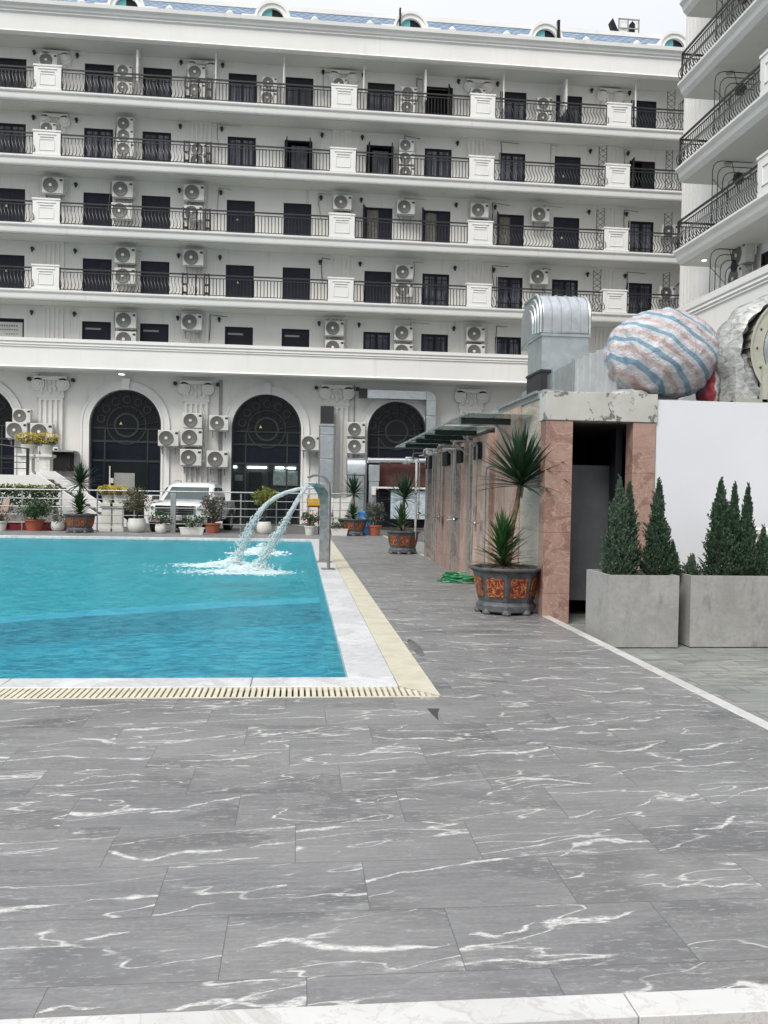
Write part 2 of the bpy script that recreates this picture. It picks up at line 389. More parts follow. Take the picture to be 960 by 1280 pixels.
M['sticker'] = simple('pale_yellow_sticker', (.62, .58, .25), .5)
M['blackglass'] = M['darkglass']
M['pipewhite'] = simple('white_pipe', (.62, .62, .60), .4)
def emis(name, col, st):
    t = NT(name); t.set((.8, .8, .8), .5); t.put(t.bs.inputs['Emission Color'], col); t.bs.inputs['Emission Strength'].default_value = st; return t.m
M['tube'] = emis('lit_tube', (.9, 1, .97), 5.0)
M['lampon'] = emis('lit_downlight', (1, .97, .9), 3.0)
def tarp():
    t = NT('striped_tarpaulin'); p = t.pos(); o = t.sep(p)
    n = t.noise(p, 2.2, 3, .5); fine = t.noise(t.scale(p, 1, 1, 1), 4, 6, .68, 1.6); weave = t.noise(p, 50, 2)
    s_ = t.math('ADD', t.math('ADD', t.math('MULTIPLY', o[2], .80), t.math('MULTIPLY', o[0], .62)), t.math('MULTIPLY', n, .12))
    s_ = t.math('ADD', s_, t.math('MULTIPLY', t.math('ABSOLUTE', t.math('SUBTRACT', t.noise(p, 1.6, 1), .5)), .10))
    u = t.math('FRACT', t.math('MULTIPLY', s_, 3.7))
    blue = t.math('MULTIPLY', t.smooth(u, .06, .08), t.math('SUBTRACT', 1., t.smooth(u, .30, .32)))
    red = t.math('MULTIPLY', t.smooth(u, .56, .60), t.math('SUBTRACT', 1., t.smooth(u, .80, .84)))
    red = t.math('MULTIPLY', red, t.smooth(t.noise(t.scale(p, 1, 1, 1), 12, 2), .35, .55, .35, .85))
    base = t.mix(t.smooth(fine, .3, .7), (.50, .51, .54), (.68, .69, .72))
    c = t.mix(t.math('MULTIPLY', blue, .85), base, (.14, .30, .42)); c = t.mix(t.math('MULTIPLY', red, .75), c, (.50, .30, .26))
    t.bump(t.math('ADD', fine, t.math('MULTIPLY', weave, .03)), 1., .09); return t.set(c, .45)
M['tarp'] = tarp()
def tarp2():
    t = NT('red_green_tarpaulin'); p = t.pos(); o = t.sep(p); n = t.noise(p, 3, 3)
    u = t.math('FRACT', t.math('MULTIPLY', t.math('ADD', o[0], t.math('MULTIPLY', n, .2)), 4.5))
    c = t.ramp(u, [(0, (.28, .03, .04)), (.35, (.30, .05, .05)), (.45, (.5, .45, .45)), (.6, (.04, .13, .10)), (.8, (.06, .10, .25)), (.95, (.28, .03, .04))])
    t.bump(t.noise(p, 7, 4), .8, .04); return t.set(c, .5)
M['tarp2'] = tarp2()
def plastic():
    t = NT('crumpled_clear_plastic'); p = t.geo(); f = t.noise(t.scale(p, 1, 1, 2.2), 5, 6, .7, 1.5)
    c = t.mix(t.smooth(f, .35, .65), (.24, .25, .245), (.52, .53, .515)); t.bump(f, .35, .02); return t.set(c, .2)
M['plastic'] = plastic()
M['ductwrap'] = galv('filmed_duct_sheet', (.60, .63, .64), .35, .42)
M['olive'] = simple('pale_olive_paint', (.40, .41, .34), .5)

# ------------------------------------------------------------------ mesh builder
class MB:
    def __init__(s): s.v = []; s.f = []; s.m = Matrix.Identity(4)
    def add(s, vs, fs):
        b = len(s.v); s.v += [tuple(s.m @ Vector(v)) for v in vs]; s.f += [tuple(b+i for i in f) for f in fs]; return s
    def box(s, x0, x1, y0, y1, z0, z1):
        return s.add([(x0,y0,z0),(x1,y0,z0),(x1,y1,z0),(x0,y1,z0),(x0,y0,z1),(x1,y0,z1),(x1,y1,z1),(x0,y1,z1)],
                     [(0,3,2,1),(4,5,6,7),(0,1,5,4),(1,2,6,5),(2,3,7,6),(3,0,4,7)])
    def ring(s, rings, closed=True, caps=True):
        n = len(rings[0]); vs = [v for r in rings for v in r]; fs = []
        for i in range(len(rings)-1):
            for j in range(n if closed else n-1):
                k = (j+1) % n; fs.append((i*n+j, i*n+k, (i+1)*n+k, (i+1)*n+j))
        if caps and closed: fs += [tuple(reversed(range(n))), tuple((len(rings)-1)*n+j for j in range(n))]
        return s.add(vs, fs)
    def tube(s, pts, r, n=8, caps=True):
        pts = [Vector(p) for p in pts]; rr = r if isinstance(r, (list, tuple)) else [r]*len(pts)
        rings = []; up = None
        for i, p in enumerate(pts):
            d = (pts[min(i+1, len(pts)-1)]-pts[max(i-1, 0)]).normalized()
            if up is None: up = Vector((0, 0, 1)) if abs(d.z) < .9 else Vector((1, 0, 0))
            a = d.cross(up)
            if a.length < 1e-4: a = d.cross(Vector((0, 1, 0)))
            a.normalize(); b = a.cross(d).normalized(); up = b
            rings.append([p+(a*math.cos(2*PI*k/n)+b*math.sin(2*PI*k/n))*rr[i] for k in range(n)])
        return s.ring(rings, True, caps)
    def lathe(s, prof, c=(0,0,0), n=20, rot=0, caps=True):
        c = Vector(c)
        return s.ring([[c+Vector((r*math.cos(rot+2*PI*k/n), r*math.sin(rot+2*PI*k/n), z)) for k in range(n)] for r, z in prof], True, caps)
    def prism(s, poly, axis, a0, a1):   # poly in the two other axes (in x,y,z order)
        def P(a, u, v): return (a,u,v) if axis == 0 else ((u,a,v) if axis == 1 else (u,v,a))
        return s.ring([[P(a, u, v) for u, v in poly] for a in (a0, a1)])
    def disc(s, c, r, n, axis=1, depth=.02, r2=None):
        c = Vector(c); r2 = r if r2 is None else r2; rings = []
        for a, q in ((0, r), (depth, r2)):
            rg = []
            for k in range(n):
                u, v = q*math.cos(2*PI*k/n), q*math.sin(2*PI*k/n)
                off = (a,u,v) if axis == 0 else ((u,a,v) if axis == 1 else (u,v,a)); rg.append(c+Vector(off))
            rings.append(rg)
        return s.ring(rings)
    def build(s, name, mat, parent=None, bevel=0, origin=None, angle=38):
        me = bpy.data.meshes.new(name)
        off = Vector(origin) if origin is not None else Vector((0,0,0))
        me.from_pydata([tuple(Vector(v)-off) for v in s.v], [], s.f); me.materials.append(mat)
        me.update(); me.validate()
        import bmesh
        bm = bmesh.new(); bm.from_mesh(me); bmesh.ops.recalc_face_normals(bm, faces=bm.faces); bm.to_mesh(me); bm.free()
        me.polygons.foreach_set('use_smooth', [True]*len(me.polygons)); me.set_sharp_from_angle(angle=R(angle))
        o = bpy.data.objects.new(name, me); COL.objects.link(o)
        if parent is not None:
            o.parent = parent; pw = world_loc(parent); o.location = off-pw if parent.get('_w') else off
        else: o.location = off
        if bevel:
            b = o.modifiers.new('bevel', 'BEVEL'); b.width = bevel; b.segments = 2; b.limit_method = 'ANGLE'; b.angle_limit = R(40)
        return o
def world_loc(o):
    v = Vector((0,0,0))
    while o is not None: v += o.location; o = o.parent
    return v
def thing(name, label, cat, loc=(0,0,0), rz=0, group=None, world=False):
    o = bpy.data.objects.new(name, None); COL.objects.link(o); o.empty_display_size = .2
    o.location = loc; o.rotation_euler = (0,0,rz); o['label'] = label; o['category'] = cat
    if group: o['group'] = group
    if world: o['_w'] = 1
    return o
# parts of a `world=True` thing are written in world coordinates; their own children too
def wpart(mb, name, mat, root, bevel=0, angle=38, origin=None):
    o = mb.build(name, mat, None, bevel, origin, angle); o.parent = root
    o.location = (Vector(origin) if origin is not None else Vector((0,0,0)))-world_loc(root)
    return o
def tag(o, label, cat, group=None):
    o['label'] = label; o['category'] = cat
    if group: o['group'] = group
    return o
def struct(name, mb, mat, bevel=0):
    o = mb.build(name, mat, None, bevel); o['kind'] = 'structure'; return o
def stuff(o): o['kind'] = 'stuff'; return o
def kids(o, allobs): return [c for c in allobs if c.parent == o]
def dup(root, loc, rz=0, label=None, group=None):
    allo = list(bpy.data.objects)
    r = root.copy(); COL.objects.link(r); r.location = loc; r.rotation_euler = (0,0,rz)
    if label: r['label'] = label
    if group: r['group'] = group
    def rec(a, b):
        for ch in kids(a, allo):
            c = ch.copy(); COL.objects.link(c); c.parent = b; rec(ch, c)
    rec(root, r); return r

# ------------------------------------------------------------------ GROUND, DECK, POOL
PX0, PX1, PY0, PY1 = -16.0, .44, 7.12, 28.6     # water rectangle
def frame_ring(mb, ox0, ox1, oy0, oy1, ix0, ix1, iy0, iy1, z):
    vs = [(ox0,oy0,z),(ox1,oy0,z),(ox1,oy1,z),(ox0,oy1,z),(ix0,iy0,z),(ix1,iy0,z),(ix1,iy1,z),(ix0,iy1,z)]
    mb.add(vs, [(0,1,5,4),(1,2,6,5),(2,3,7,6),(3,0,4,7)])
g = MB(); frame_ring(g, -300, 300, -300, 300, PX0-.1, PX1+.1, PY0-.1, PY1+.1, -.115)
struct('ground', g, M['asphalt'])
def slab(mb, x0, x1, y0, y1, zt, th=.1): return mb.box(x0, x1, y0, y1, zt-th, zt)
struct('pool_deck', slab(MB(), -22, 3.2, 2.53, 6.41, 0), M['deck'])
struct('pool_deck_walkway', slab(MB(), 1.125, 3.2, 6.412, 32.5, 0), M['deck2'])
struct('pool_deck_far_side', slab(slab(MB(), -22, 1.123, 29.0, 32.5, 0), 3.2, 3.3, 32, 32.5, -.02), M['deck2'])
struct('deck_edge_strip', slab(slab(MB(), -6, 1.035, 2.405, 2.527, .006, .05), 1.039, 8, 2.405, 2.527, .006, .05), M['stripm'], .003)
struct('lower_paving', slab(MB(), -22, 12, -12, 2.40, -.05, .06), simple('dark_brown_paving', (.09, .07, .06), .7, 0, .3, 4))
struct('side_paving', slab(MB(), 3.31, 16, -12, 30, -.10, .012), M['slate'])
k = MB(); y = 2.53
while y < 32.4:
    y2 = min(y+.8, 32.45); k.box(3.2, 3.31, y+.0015, y2-.0015, -.11, .004); y = y2
struct('kerb', k, M['stripm'], .004)
# pool coping in long stones with a thin joint
c = MB()
ymid = 6.79
xs = [-22, -14.6, -9.2, -5.0, -2.3, -.36, .83]
for a, b in zip(xs[:-1], xs[1:]): c.box(a+.003, b-.003, 6.79, PY0, -.16, .004)
ys = [PY0, 8.9, 11.2, 13.4, 15.9, 18.4, 21, 23.6, 26.2, PY1]
for a, b in zip(ys[:-1], ys[1:]): c.box(PX1, .83, a+.003, b-.003, -.16, .004)
xs = [-22, -12, -8, -4, 0, 1.12]
for a, b in zip(xs[:-1], xs[1:]): c.box(a+.003, b-.003, PY1, 29.0, -.16, .004)
struct('pool_coping', c, M['coping'], .006)
struct('overflow_channel', slab(MB(), -22, 1.12, 6.412, 6.788, -.03, .05), M['groove'])
b_ = MB(); b_.prism([(.832, 6.79+.0), (1.12, 6.45), (1.12, 28.59), (.832, 28.59)], 2, -.1, .003)
struct('paver_strip', b_, M['beige'])
gt = thing('drain_grate', 'cream slatted overflow grate along the near edge of the pool', 'drain grate', (0, 6.6, 0), world=True)
m = MB(); x = -12.0
while x < 1.08:
    yb = 6.455; yt = 6.775 if x < .80 else 6.775-(x-.80)*1.13
    if yt-yb > .03: m.box(x, x+.031, yb, yt, -.025, .002)
    x += .047
wpart(m, 'slat', M['grate'], gt)
m = MB(); m.box(-12, 1.10, 6.43, 6.457, -.028, .0); m.box(-12, .82, 6.772, 6.787, -.028, .0); wpart(m, 'rim', M['grate'], gt)
# basin
zw = -.07
ZD = -.85
m = MB()
step = [(PX0, 8.6)]
for _px, _py in ((0, 779), (60, 773.5), (120, 769.5), (200, 764.5), (300, 758), (409, 753.5)):
    _p = atZ(_px, _py, -.53); step.append((min(_p.x, PX1), _p.y))
step[-1] = (PX1, step[-1][1])
band = .8
# deep (near) floor and shallow (far) floor share the stepped edge
n_ = len(step)
m.add([(x, PY0, ZD) for x, y in step]+[(x, y, ZD) for x, y in step], [(i, i+1, n_+i+1, n_+i) for i in range(n_-1)])
m.add([(PX0,PY0,ZD),(PX1,PY0,ZD),(PX1,PY0,-.16),(PX0,PY0,-.16)], [(0,1,2,3)])
struct('pool_floor_deep', m, M['pooltile_dark'])
m = MB()
m.add([(x, y+band, ZD+.32) for x, y in step]+[(x, PY1, ZD+.32) for x, y in step], [(i, i+1, n_+i+1, n_+i) for i in range(n_-1)])
m.add([(PX1,PY0,ZD),(PX1,PY1,ZD),(PX1,PY1,-.155),(PX1,PY0,-.155)], [(0,1,2,3)])
m.add([(PX0,PY1,ZD),(PX1,PY1,ZD),(PX1,PY1,-.155),(PX0,PY1,-.155)], [(0,1,2,3)])
m.add([(PX0,PY0,ZD),(PX0,PY1,ZD),(PX0,PY1,-.155),(PX0,PY0,-.155)], [(0,1,2,3)])
struct('pool_floor_shallow', m, M['pooltile'])
m = MB()
m.add([(x, y, ZD+.32) for x, y in step]+[(x, y+band, ZD+.321) for x, y in step], [(i, i+1, n_+i+1, n_+i) for i in range(n_-1)])
struct('pool_step', m, M['pooltile_light'])
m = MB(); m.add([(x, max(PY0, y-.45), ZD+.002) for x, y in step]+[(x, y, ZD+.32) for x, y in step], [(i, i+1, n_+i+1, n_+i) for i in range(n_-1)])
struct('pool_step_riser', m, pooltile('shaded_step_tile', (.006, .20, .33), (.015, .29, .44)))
struct('pool_water', MB().add([(PX0,PY0,zw),(PX1,PY0,zw),(PX1,PY1,zw),(PX0,PY1,zw)], [(0,1,2,3)]), M['water'])

# small dark chip in the paving
m = MB(); m.prism([(.955,6.07),(1.045,6.06),(1.01,5.93),(.985,5.74),(.965,5.9)], 2, .0, .0015)
tag(m.build('paving_chip', simple('dark_chip', (.05,.05,.045), .9)), 'small dark triangular chip in the grey tiles below the grate corner', 'paving chip')
m = MB()
pts = []
for i in range(22):
    a = 2*PI*i/22; r = 1+.35*mn.noise(Vector((math.cos(a)*2, math.sin(a)*2, 4)))
    pts.append((1.19+.055*r*math.cos(a)+.02, 8.55+.5*r*math.sin(a)))
m.prism(pts, 2, 0., .0012)
tag(m.build('damp_stain', simple('damp_stain', (.12,.12,.115), .4, 0, .5, 9)), 'dark damp stain on the grey tiles beside the cream strip', 'stain')

# ------------------------------------------------------------------ MAIN HOTEL BUILDING
SY, WY = 42.0, 43.4
FL = [20.50, 17.42, 14.20, 11.06, 7.96]
TOP = [22.55, 19.40, 16.24, 13.00, 9.90]
hotel = thing('hotel_building', 'long white balconied hotel block across the back behind the pool', 'building', (2, 44, 0), world=True)
XL, XR = -27.0, 26.0
DX = [-14.30, -10.13, -7.32, -3.14, -.30, 3.84, 6.85, 10.73, 13.70, 17.74]
BAY = [-19.15, -12.2, -5.15, 1.9, 8.85, 15.9]
DW = [.72]*10
exDX = [-23.2, -17.2]+DX+[20.8, 24.2]
# facade walls: each storey with real openings
for i, (z, t_) in enumerate(zip(FL, TOP)):
    zt = (FL[i-1]-.05) if i else 23.3
    m = MB(); z0 = z-.40
    ed = []
    for d in sorted(exDX): ed.append((d-.70, d+.70))
    x = XL
    for a, b in ed:
        m.box(x, a, WY, WY+.3, z0, zt); m.box(a, b, WY, WY+.3, t_, zt); m.box(a, b, WY, WY+.3, z0, z+.02); x = b
    m.box(x, XR, WY, WY+.3, z0, zt)
    wpart(m, 'wall', M['plaster'], hotel)
    # rooms behind the openings
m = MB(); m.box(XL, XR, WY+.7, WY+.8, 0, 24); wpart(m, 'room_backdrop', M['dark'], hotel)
# recessed wall panels
m = MB()
for i, z in enumerate(FL):
    for a, b in zip(exDX[:-1], exDX[1:]):
        if b-a > 2.4 and not any(a < q < b for q in BAY):
            pass
    for q in BAY:
        for s in (-1, 1):
            x0 = q+s*.78; x1 = q+s*1.25; x0, x1 = min(x0, x1), max(x0, x1)
            m = MB(); m.box(x0, x0+.03, WY-.025, WY, z+.3, TOP[i]+.25); m.box(x1-.03, x1, WY-.025, WY, z+.3, TOP[i]+.25)
            m.box(x0, x1, WY-.026, WY, TOP[i]+.25, TOP[i]+.28)
            wpart(m, 'panel_moulding', M['trim'], hotel)
# balcony slabs
for i, z in enumerate(FL[:4]):
    m = MB()
    prof = [(SY, z), (WY, z), (WY, z-.45), (SY+.12, z-.45), (SY+.10, z-.43), (SY+.08, z-.38), (SY+.08, z-.15), (SY+.02, z-.11), (SY, z-.07)]
    m.prism(prof, 0, XL, XR)
    wpart(m, 'balcony_slab', M['trim'], hotel, angle=25)
m = MB(); m.box(XL, XR, 42.6, WY, 7.5, 7.96); wpart(m, 'balcony_slab', M['trim'], hotel)
for z in [23.12]+[q-.452 for q in FL[:4]]:
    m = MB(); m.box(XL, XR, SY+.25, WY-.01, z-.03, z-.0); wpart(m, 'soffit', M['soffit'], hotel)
# ledge between ground floor and upper floors
m = MB()
prof = [(SY-.12, 8.74), (SY+.25, 8.74), (SY+.25, 7.45), (WY, 7.45), (WY, 7.29), (SY, 7.29), (SY-.06, 7.36), (SY, 7.42), (SY, 8.30), (SY-.05, 8.34), (SY-.02, 8.40), (SY-.08, 8.44), (SY-.06, 8.54), (SY-.12, 8.58)]
m.prism(prof, 0, XL, XR); wpart(m, 'ledge', M['trim'], hotel, angle=25)
# eaves fascia and cornice
m = MB()
prof = [(SY-.30, 24.55), (WY+.4, 24.55), (WY+.4, 23.1), (SY, 23.12), (SY-.05, 23.17), (SY, 23.24), (SY, 24.02), (SY-.08, 24.08), (SY-.06, 24.16), (SY-.14, 24.20), (SY-.16, 24.32), (SY-.28, 24.38)]
m.prism(prof, 0, XL, XR); wpart(m, 'cornice', M['trim'], hotel, angle=25)
roof = MB().prism([(SY+.12, 24.56), (SY+1.0, 25.60), (WY+2.6, 25.60), (WY+2.6, 24.56)], 0, XL, XR)
rf = wpart(roof, 'roof', M['roof'], hotel)
m = MB(); m.box(XL, XR, SY+.98, SY+1.6, 25.605, 25.83); wpart(m, 'ridge_coping', M['trim'], rf)
m = MB(); m.box(XL, XR, WY+.85, 56, -.1, 24.5); wpart(m, 'rear_block', M['plaster'], hotel)
# dormers
def arcpts(cx, cz, r, n=14, a0=0, a1=PI): return [(cx+r*math.cos(a0+(a1-a0)*i/n), cz+r*math.sin(a0+(a1-a0)*i/n)) for i in range(n+1)]
for dx in (-8.6, -1.65, 5.15, 12.0, 18.75, -15.4):
    m = MB(); zc = 24.62
    out = arcpts(dx, zc, .88); inn = 0
    for r0_, r1_, y0 in ((.80, .56, SY+.05), (.88, .76, SY-.02)):
        o1 = arcpts(dx, zc, r0_); i1 = arcpts(dx, zc, r1_)
        m.ring([[(x, y0, z) for x, z in o1+i1[::-1]], [(x, SY+.95, z) for x, z in o1+i1[::-1]]])
    for s in (-1, 1): m.box(dx+s*1.15-.32, dx+s*1.15+.32, SY-.05, SY+.5, 24.56, 24.74)
    d = wpart(m, 'dormer', M['trim'], rf)
    wpart(MB().prism(arcpts(dx, zc, .61), 1, SY+.22, SY+.26), 'dormer_glass', M['darkglass'], rf)
    wpart(MB().prism([(dx-.02, zc)]+arcpts(dx, zc, .54, 8, PI*.52, PI*.95), 1, SY+.17, SY+.20), 'dormer_shutter', M['teal'], rf)
    if dx in (5.15, 12.0): wpart(MB().box(dx+.55 if dx > 6 else dx-.6, dx+.68 if dx > 6 else dx-.52, SY-.1, SY+.1, zc-.05, zc+.95), 'dormer_casement', M['frame'], rf)
    for s in (-1, 1):
        m = MB(); m.lathe([(.01, 24.55), (.17, 24.56), (.21, 24.66), (.15, 24.74), (.05, 24.84), (.01, 24.87)], (dx+s*2.05, SY-.05, 0), 10); wpart(m, 'roof_finial', M['trim'], rf)
# pilasters on the upper storeys, behind the white piers
def capital(m, x, y, z, w, h):
    m.box(x-w*.62, x+w*.62, y-.20, y, z+h*.82, z+h)
    m.box(x-w*.52, x+w*.52, y-.14, y, z, z+h*.12)
    m.box(x-w*.50, x+w*.50, y-.11, y, z+h*.12, z+h*.82)
    for s in (-1, 1):
        for r_, dd in ((.30*h, .20), (.21*h, .25), (.11*h, .29)):
            m.disc((x+s*w*.47, y, z+h*.62), r_, 14, 1, -dd)
    for k_ in range(5):
        xx = x+(k_-2)*w*.17; m.lathe([(.01, 0), (.05*w, .02*h), (.075*w, .16*h), (.03*w, .30*h), (.005, .34*h)], (xx, y-.13, z+h*(.18+.1*(k_ % 2))), 8)
        m.lathe([(.01, 0), (.05*w, .05*h), (.03*w, .2*h), (.005, .24*h)], (xx, y-.15, z+h*.56), 8)
def flutes(m, x, y, z0, z1, w, n=4, d=.10):
    m.box(x-w/2, x+w/2, y-d*.5, y, z0, z1)
    gw = w/(n*2+1)
    for i in range(n+1): xx = x-w/2+i*2*gw; m.box(xx, xx+gw, y-d, y-d*.5, z0+.002, z1-.002)
    m.box(x-w/2+.003, x+w/2-.003, y-d*.98, y-d*.5, z1-.12, z1-.001); m.box(x-w/2+.003, x+w/2-.003, y-d*.98, y-d*.5, z0+.001, z0+.12)
for i, z in enumerate(FL):
    for q in BAY:
        m = MB(); top = (FL[i-1]-.48) if i else 23.08
        cap = i == 0 or (i == 1 and q == -12.2) or (i == 1 and q == BAY[0])
        if cap:
            if i == 0: flutes(m, q, WY, z, top-1.05, .95); capital(m, q, WY, top-1.05, 1.0, .95)
            else: flutes(m, q, WY, z, top-1.0, .95); capital(m, q, WY, top-1.0, 1.0, .9)
        else: flutes(m, q, WY, z, top, .98, 4, .09)
        wpart(m, 'pilaster', M['plaster'], hotel)
        if i < 4 and q == -5.15:
            for s in (-1, 1):
                m = MB()
                for dd in (-.11, .11): m.box(q+s*.52+dd-.03, q+s*.52+dd+.03, SY+.03, SY+.11, z, z+1.1)
                for zz in (.1, .5, .98): m.box(q+s*.52-.08, q+s*.52+.08, SY+.05, SY+.09, z+zz, z+zz+.1)
                wpart(m, 'double_post', M['blackiron'], hotel)
        elif i < 4:
            m = MB(); hw = .63
            m.box(q-hw, q+hw, SY+.02, SY+.40, z, z+1.16); m.box(q-hw-.03, q+hw+.03, SY-.01, SY+.43, z+1.12, z+1.20); m.box(q-hw-.02, q+hw+.02, SY, SY+.42, z, z+.09)
            m.box(q-hw*.68, q+hw*.68, SY-.015, SY+.02, z+.98, z+1.03); m.box(q-hw*.52, q+hw*.52, SY-.015, SY+.02, z+.86, z+.90)
            for (a, b, c_, d_) in ((-.5, .5, .24, .27), (-.5, .5, .74, .77)): m.box(q+a*hw*1.1, q+b*hw*1.1, SY, SY+.02, z+c_, z+d_)
            for s in (-1, 1): m.box(q+s*hw*.55-.015, q+s*hw*.55+.015, SY, SY+.02, z+.24, z+.77)
            wpart(m, 'balustrade_pier', M['trim'], hotel, .008)
    # dark little wall lamps
    for q in BAY[1:]:
        for s in (-1, 1):
            if random.random() < .86:
                m = MB(); xx = q+s*1.02; m.disc((xx, WY-.02, TOP[i]+.35), .085, 10, 1, -.10); m.tube([(xx, WY-.07, TOP[i]+.33), (xx, WY-.10, TOP[i]+.20)], .05, 8)
                wpart(m, 'wall_lamp', M['blackiron'], hotel)
# railings
def bal_curve(o, h, bulge):
    # offset outward along o, from foot to head
    return [(0, .0), (bulge*.9, .14*h), (bulge, .30*h), (bulge*.35, .55*h), (-.2*bulge, .72*h), (0, h)]
def railing(p0, p1, h=1.05, sp=.155, out=(0,-1,0), bulge=.10, r=.011, side=.0, extra=()):
    m = MB(); p0 = Vector(p0); p1 = Vector(p1); d = p1-p0; L = d.length; d.normalize(); out = Vector(out); up = Vector((0,0,1))
    def bar(z, w, t_):
        a = p0+up*z; b = p1+up*z; s = out*w/2
        m.add([a-s-up*t_/2, a+s-up*t_/2, a+s+up*t_/2, a-s+up*t_/2, b-s-up*t_/2, b+s-up*t_/2, b+s+up*t_/2, b-s+up*t_/2], [(0,1,2,3),(4,7,6,5),(0,4,5,1),(1,5,6,2),(2,6,7,3),(3,7,4,0)])
    bar(h, .06, .065); bar(h-.15, .03, .035); bar(.07, .03, .03)
    n = max(2, int(L/sp)); cv = bal_curve(out, h-.16-.07, bulge)
    for i in range(n+1):
        b = p0+d*(L*i/n)
        m.tube([b+out*o_+d*side*o_*2+up*(.07+z) for o_, z in cv], r, 4, False)
    for e in (p0, p1)+tuple(p0+d*q for q in extra): m.tube([e, e+up*h], .03, 4)
    return m
ed_ = [XL]+BAY+[XR]
for i, z in enumerate(FL[:4]):
    for a, b in zip(ed_[:-1], ed_[1:]):
        x0 = a+(.01 if a == -5.15 else .65) if a != XL else a; x1 = b-(.01 if b == -5.15 else .65) if b != XR else b
        near = 2.6 if a > 8 or a < -12 else 1.0
        m = railing((x0, SY+.08, z), (x1, SY+.08, z), 1.04, .16, (0,-1,0), .10 if (a < -12 or a > 7) else .03, .019, .45 if (a < -12 or a > 7) else .1)
        if abs(a+5.15) < .1 or abs(b+5.15) < .1: pass
        wpart(m, 'railing', M['blackiron'], hotel)
# doubled dark iron posts where the third pier would stand (x=-5.15) : bay without a white pier
# doors
def leaf_glazed(w, h):
    m = MB(); t_ = .05; s = .07
    m.box(0, s, 0, t_, 0, h); m.box(w-s, w, 0, t_, 0, h); m.box(s, w-s, 0, t_, 0, .14); m.box(s, w-s, 0, t_, h-s, h)
    m.box(w/2-.02, w/2+.02, .005, t_-.005, .14, h-s)
    for q in (.30, .86): m.box(s, w-s, .006, t_-.006, h*q, h*q+.04)
    return m
def leaf_panel(w, h):
    m = MB(); t_ = .05; s = .07
    m.box(0, s, 0, t_, 0, h); m.box(w-s, w, 0, t_, 0, h); m.box(s, w-s, 0, t_, 0, .10); m.box(s, w-s, 0, t_, h-s, h); m.box(s, w-s, 0, t_, h*.48, h*.48+.07)
    m.box(s, w-s, .015, t_-.01, .10, h-s); return m
protoleaf = {}
def door(cx, z, top, kind):
    h = top-z-.02
    fr = MB(); s = .06
    for a in (-.70, .70-s): fr.box(cx+a, cx+a+s, WY+.02, WY+.14, z+.02, top)
    fr.box(cx-.70+s, cx+.70-s, WY+.02, WY+.14, top-s, top)
    hh = h-s
    if kind in ('glazed_transom',):
        fr.box(cx-.64, cx+.64, WY+.05, WY+.10, top-s-.38, top-s); hh -= .38
    d = wpart(fr, 'door', M['frame'], hotel)
    w = (1.40-2*s)/2-.004
    def leafobj(mk, mat, name, hinge, ang, glass=None):
        key = (name, round(hh, 2))
        if key not in protoleaf: protoleaf[key] = mk(w, hh)
        mb = protoleaf[key]; o = mb.build(name, mat); o.parent = d
        o.location = Vector((cx+hinge*(.70-s), WY+.06, z+.03))-world_loc(d)
        o.rotation_euler = (0, 0, ang if hinge < 0 else PI-ang)
        if hinge > 0: o.scale = (1, -1, 1)
        if glass:
            gm = MB().box(.06, w-.06, .02, .028, .1, hh-.06); q = gm.build('pane', glass); q.parent = o
        return o
    if kind.startswith('glazed'):
        for hs in (-1, 1): leafobj(leaf_glazed, M['frame'], 'glazed_leaf', hs, 0, M['curtain'])
    elif kind == 'shut':
        for hs in (-1, 1): leafobj(leaf_panel, M['louvre'], 'shutter', hs, 0)
    elif kind == 'half':
        leafobj(leaf_panel, M['louvre'], 'shutter', 1, 0); leafobj(leaf_panel, M['louvre'], 'shutter', -1, -R(110))
        wpart(MB().box(cx-.64, cx+.02, WY+.18, WY+.19, z+.03, top-.06), 'curtain', M['beigecurtain'], hotel)
    elif kind == 'open':
        for hs in (-1, 1): leafobj(leaf_panel, M['frame'], 'shutter', hs, -R(86))
        wpart(MB().box(cx-.35, cx+.45, WY+.20, WY+.21, z+.03, top-.2), 'curtain', M['curtain'], hotel)
    elif kind == 'openleft': leafobj(leaf_glazed, M['frame'], 'glazed_leaf', -1, -R(95), M['darkglass']); leafobj(leaf_glazed, M['frame'], 'glazed_leaf', 1, 0, M['darkglass'])
    elif kind == 'openright': leafobj(leaf_glazed, M['frame'], 'glazed_leaf', 1, -R(70), M['darkglass'])
    elif kind == 'plain':
        wpart(MB().box(cx-.64, cx+.64, WY+.10, WY+.11, z+.03, top-.05), 'pane', M['louvre'], hotel)
        wpart(MB().box(cx-.55, cx+.2, WY+.085, WY+.099, z+1.55, top-.30), 'reflective_blind', M['greypanel'], hotel) if cx < 1 else None
kinds = [
 ['glazed_transom', 'glazed_transom', 'glazed_transom', 'glazed_transom', 'glazed_transom', 'glazed_transom', 'openright', 'glazed_transom', 'glazed_transom', 'shut'],
 ['glazed', 'glazed', 'glazed', 'glazed', 'open', 'open', 'glazed', 'glazed', 'shut', 'openleft'],
 ['shut', 'shut', 'shut', 'shut', 'shut', 'half', 'half', 'half', 'shut', 'glazed'],
 ['shut', 'shut', 'shut', 'shut', 'shut', 'shut', 'glazed', 'glazed', 'glazed', 'glazed'],
 ['plain', 'plain', 'plain', 'plain', 'plain', 'glazed', 'glazed', 'glazed', 'glazed', 'glazed']]
for i in range(5):
    for cx in exDX:
        kd = kinds[i][DX.index(cx)] if cx in DX else 'shut'
        door(cx, FL[i], TOP[i], kd)
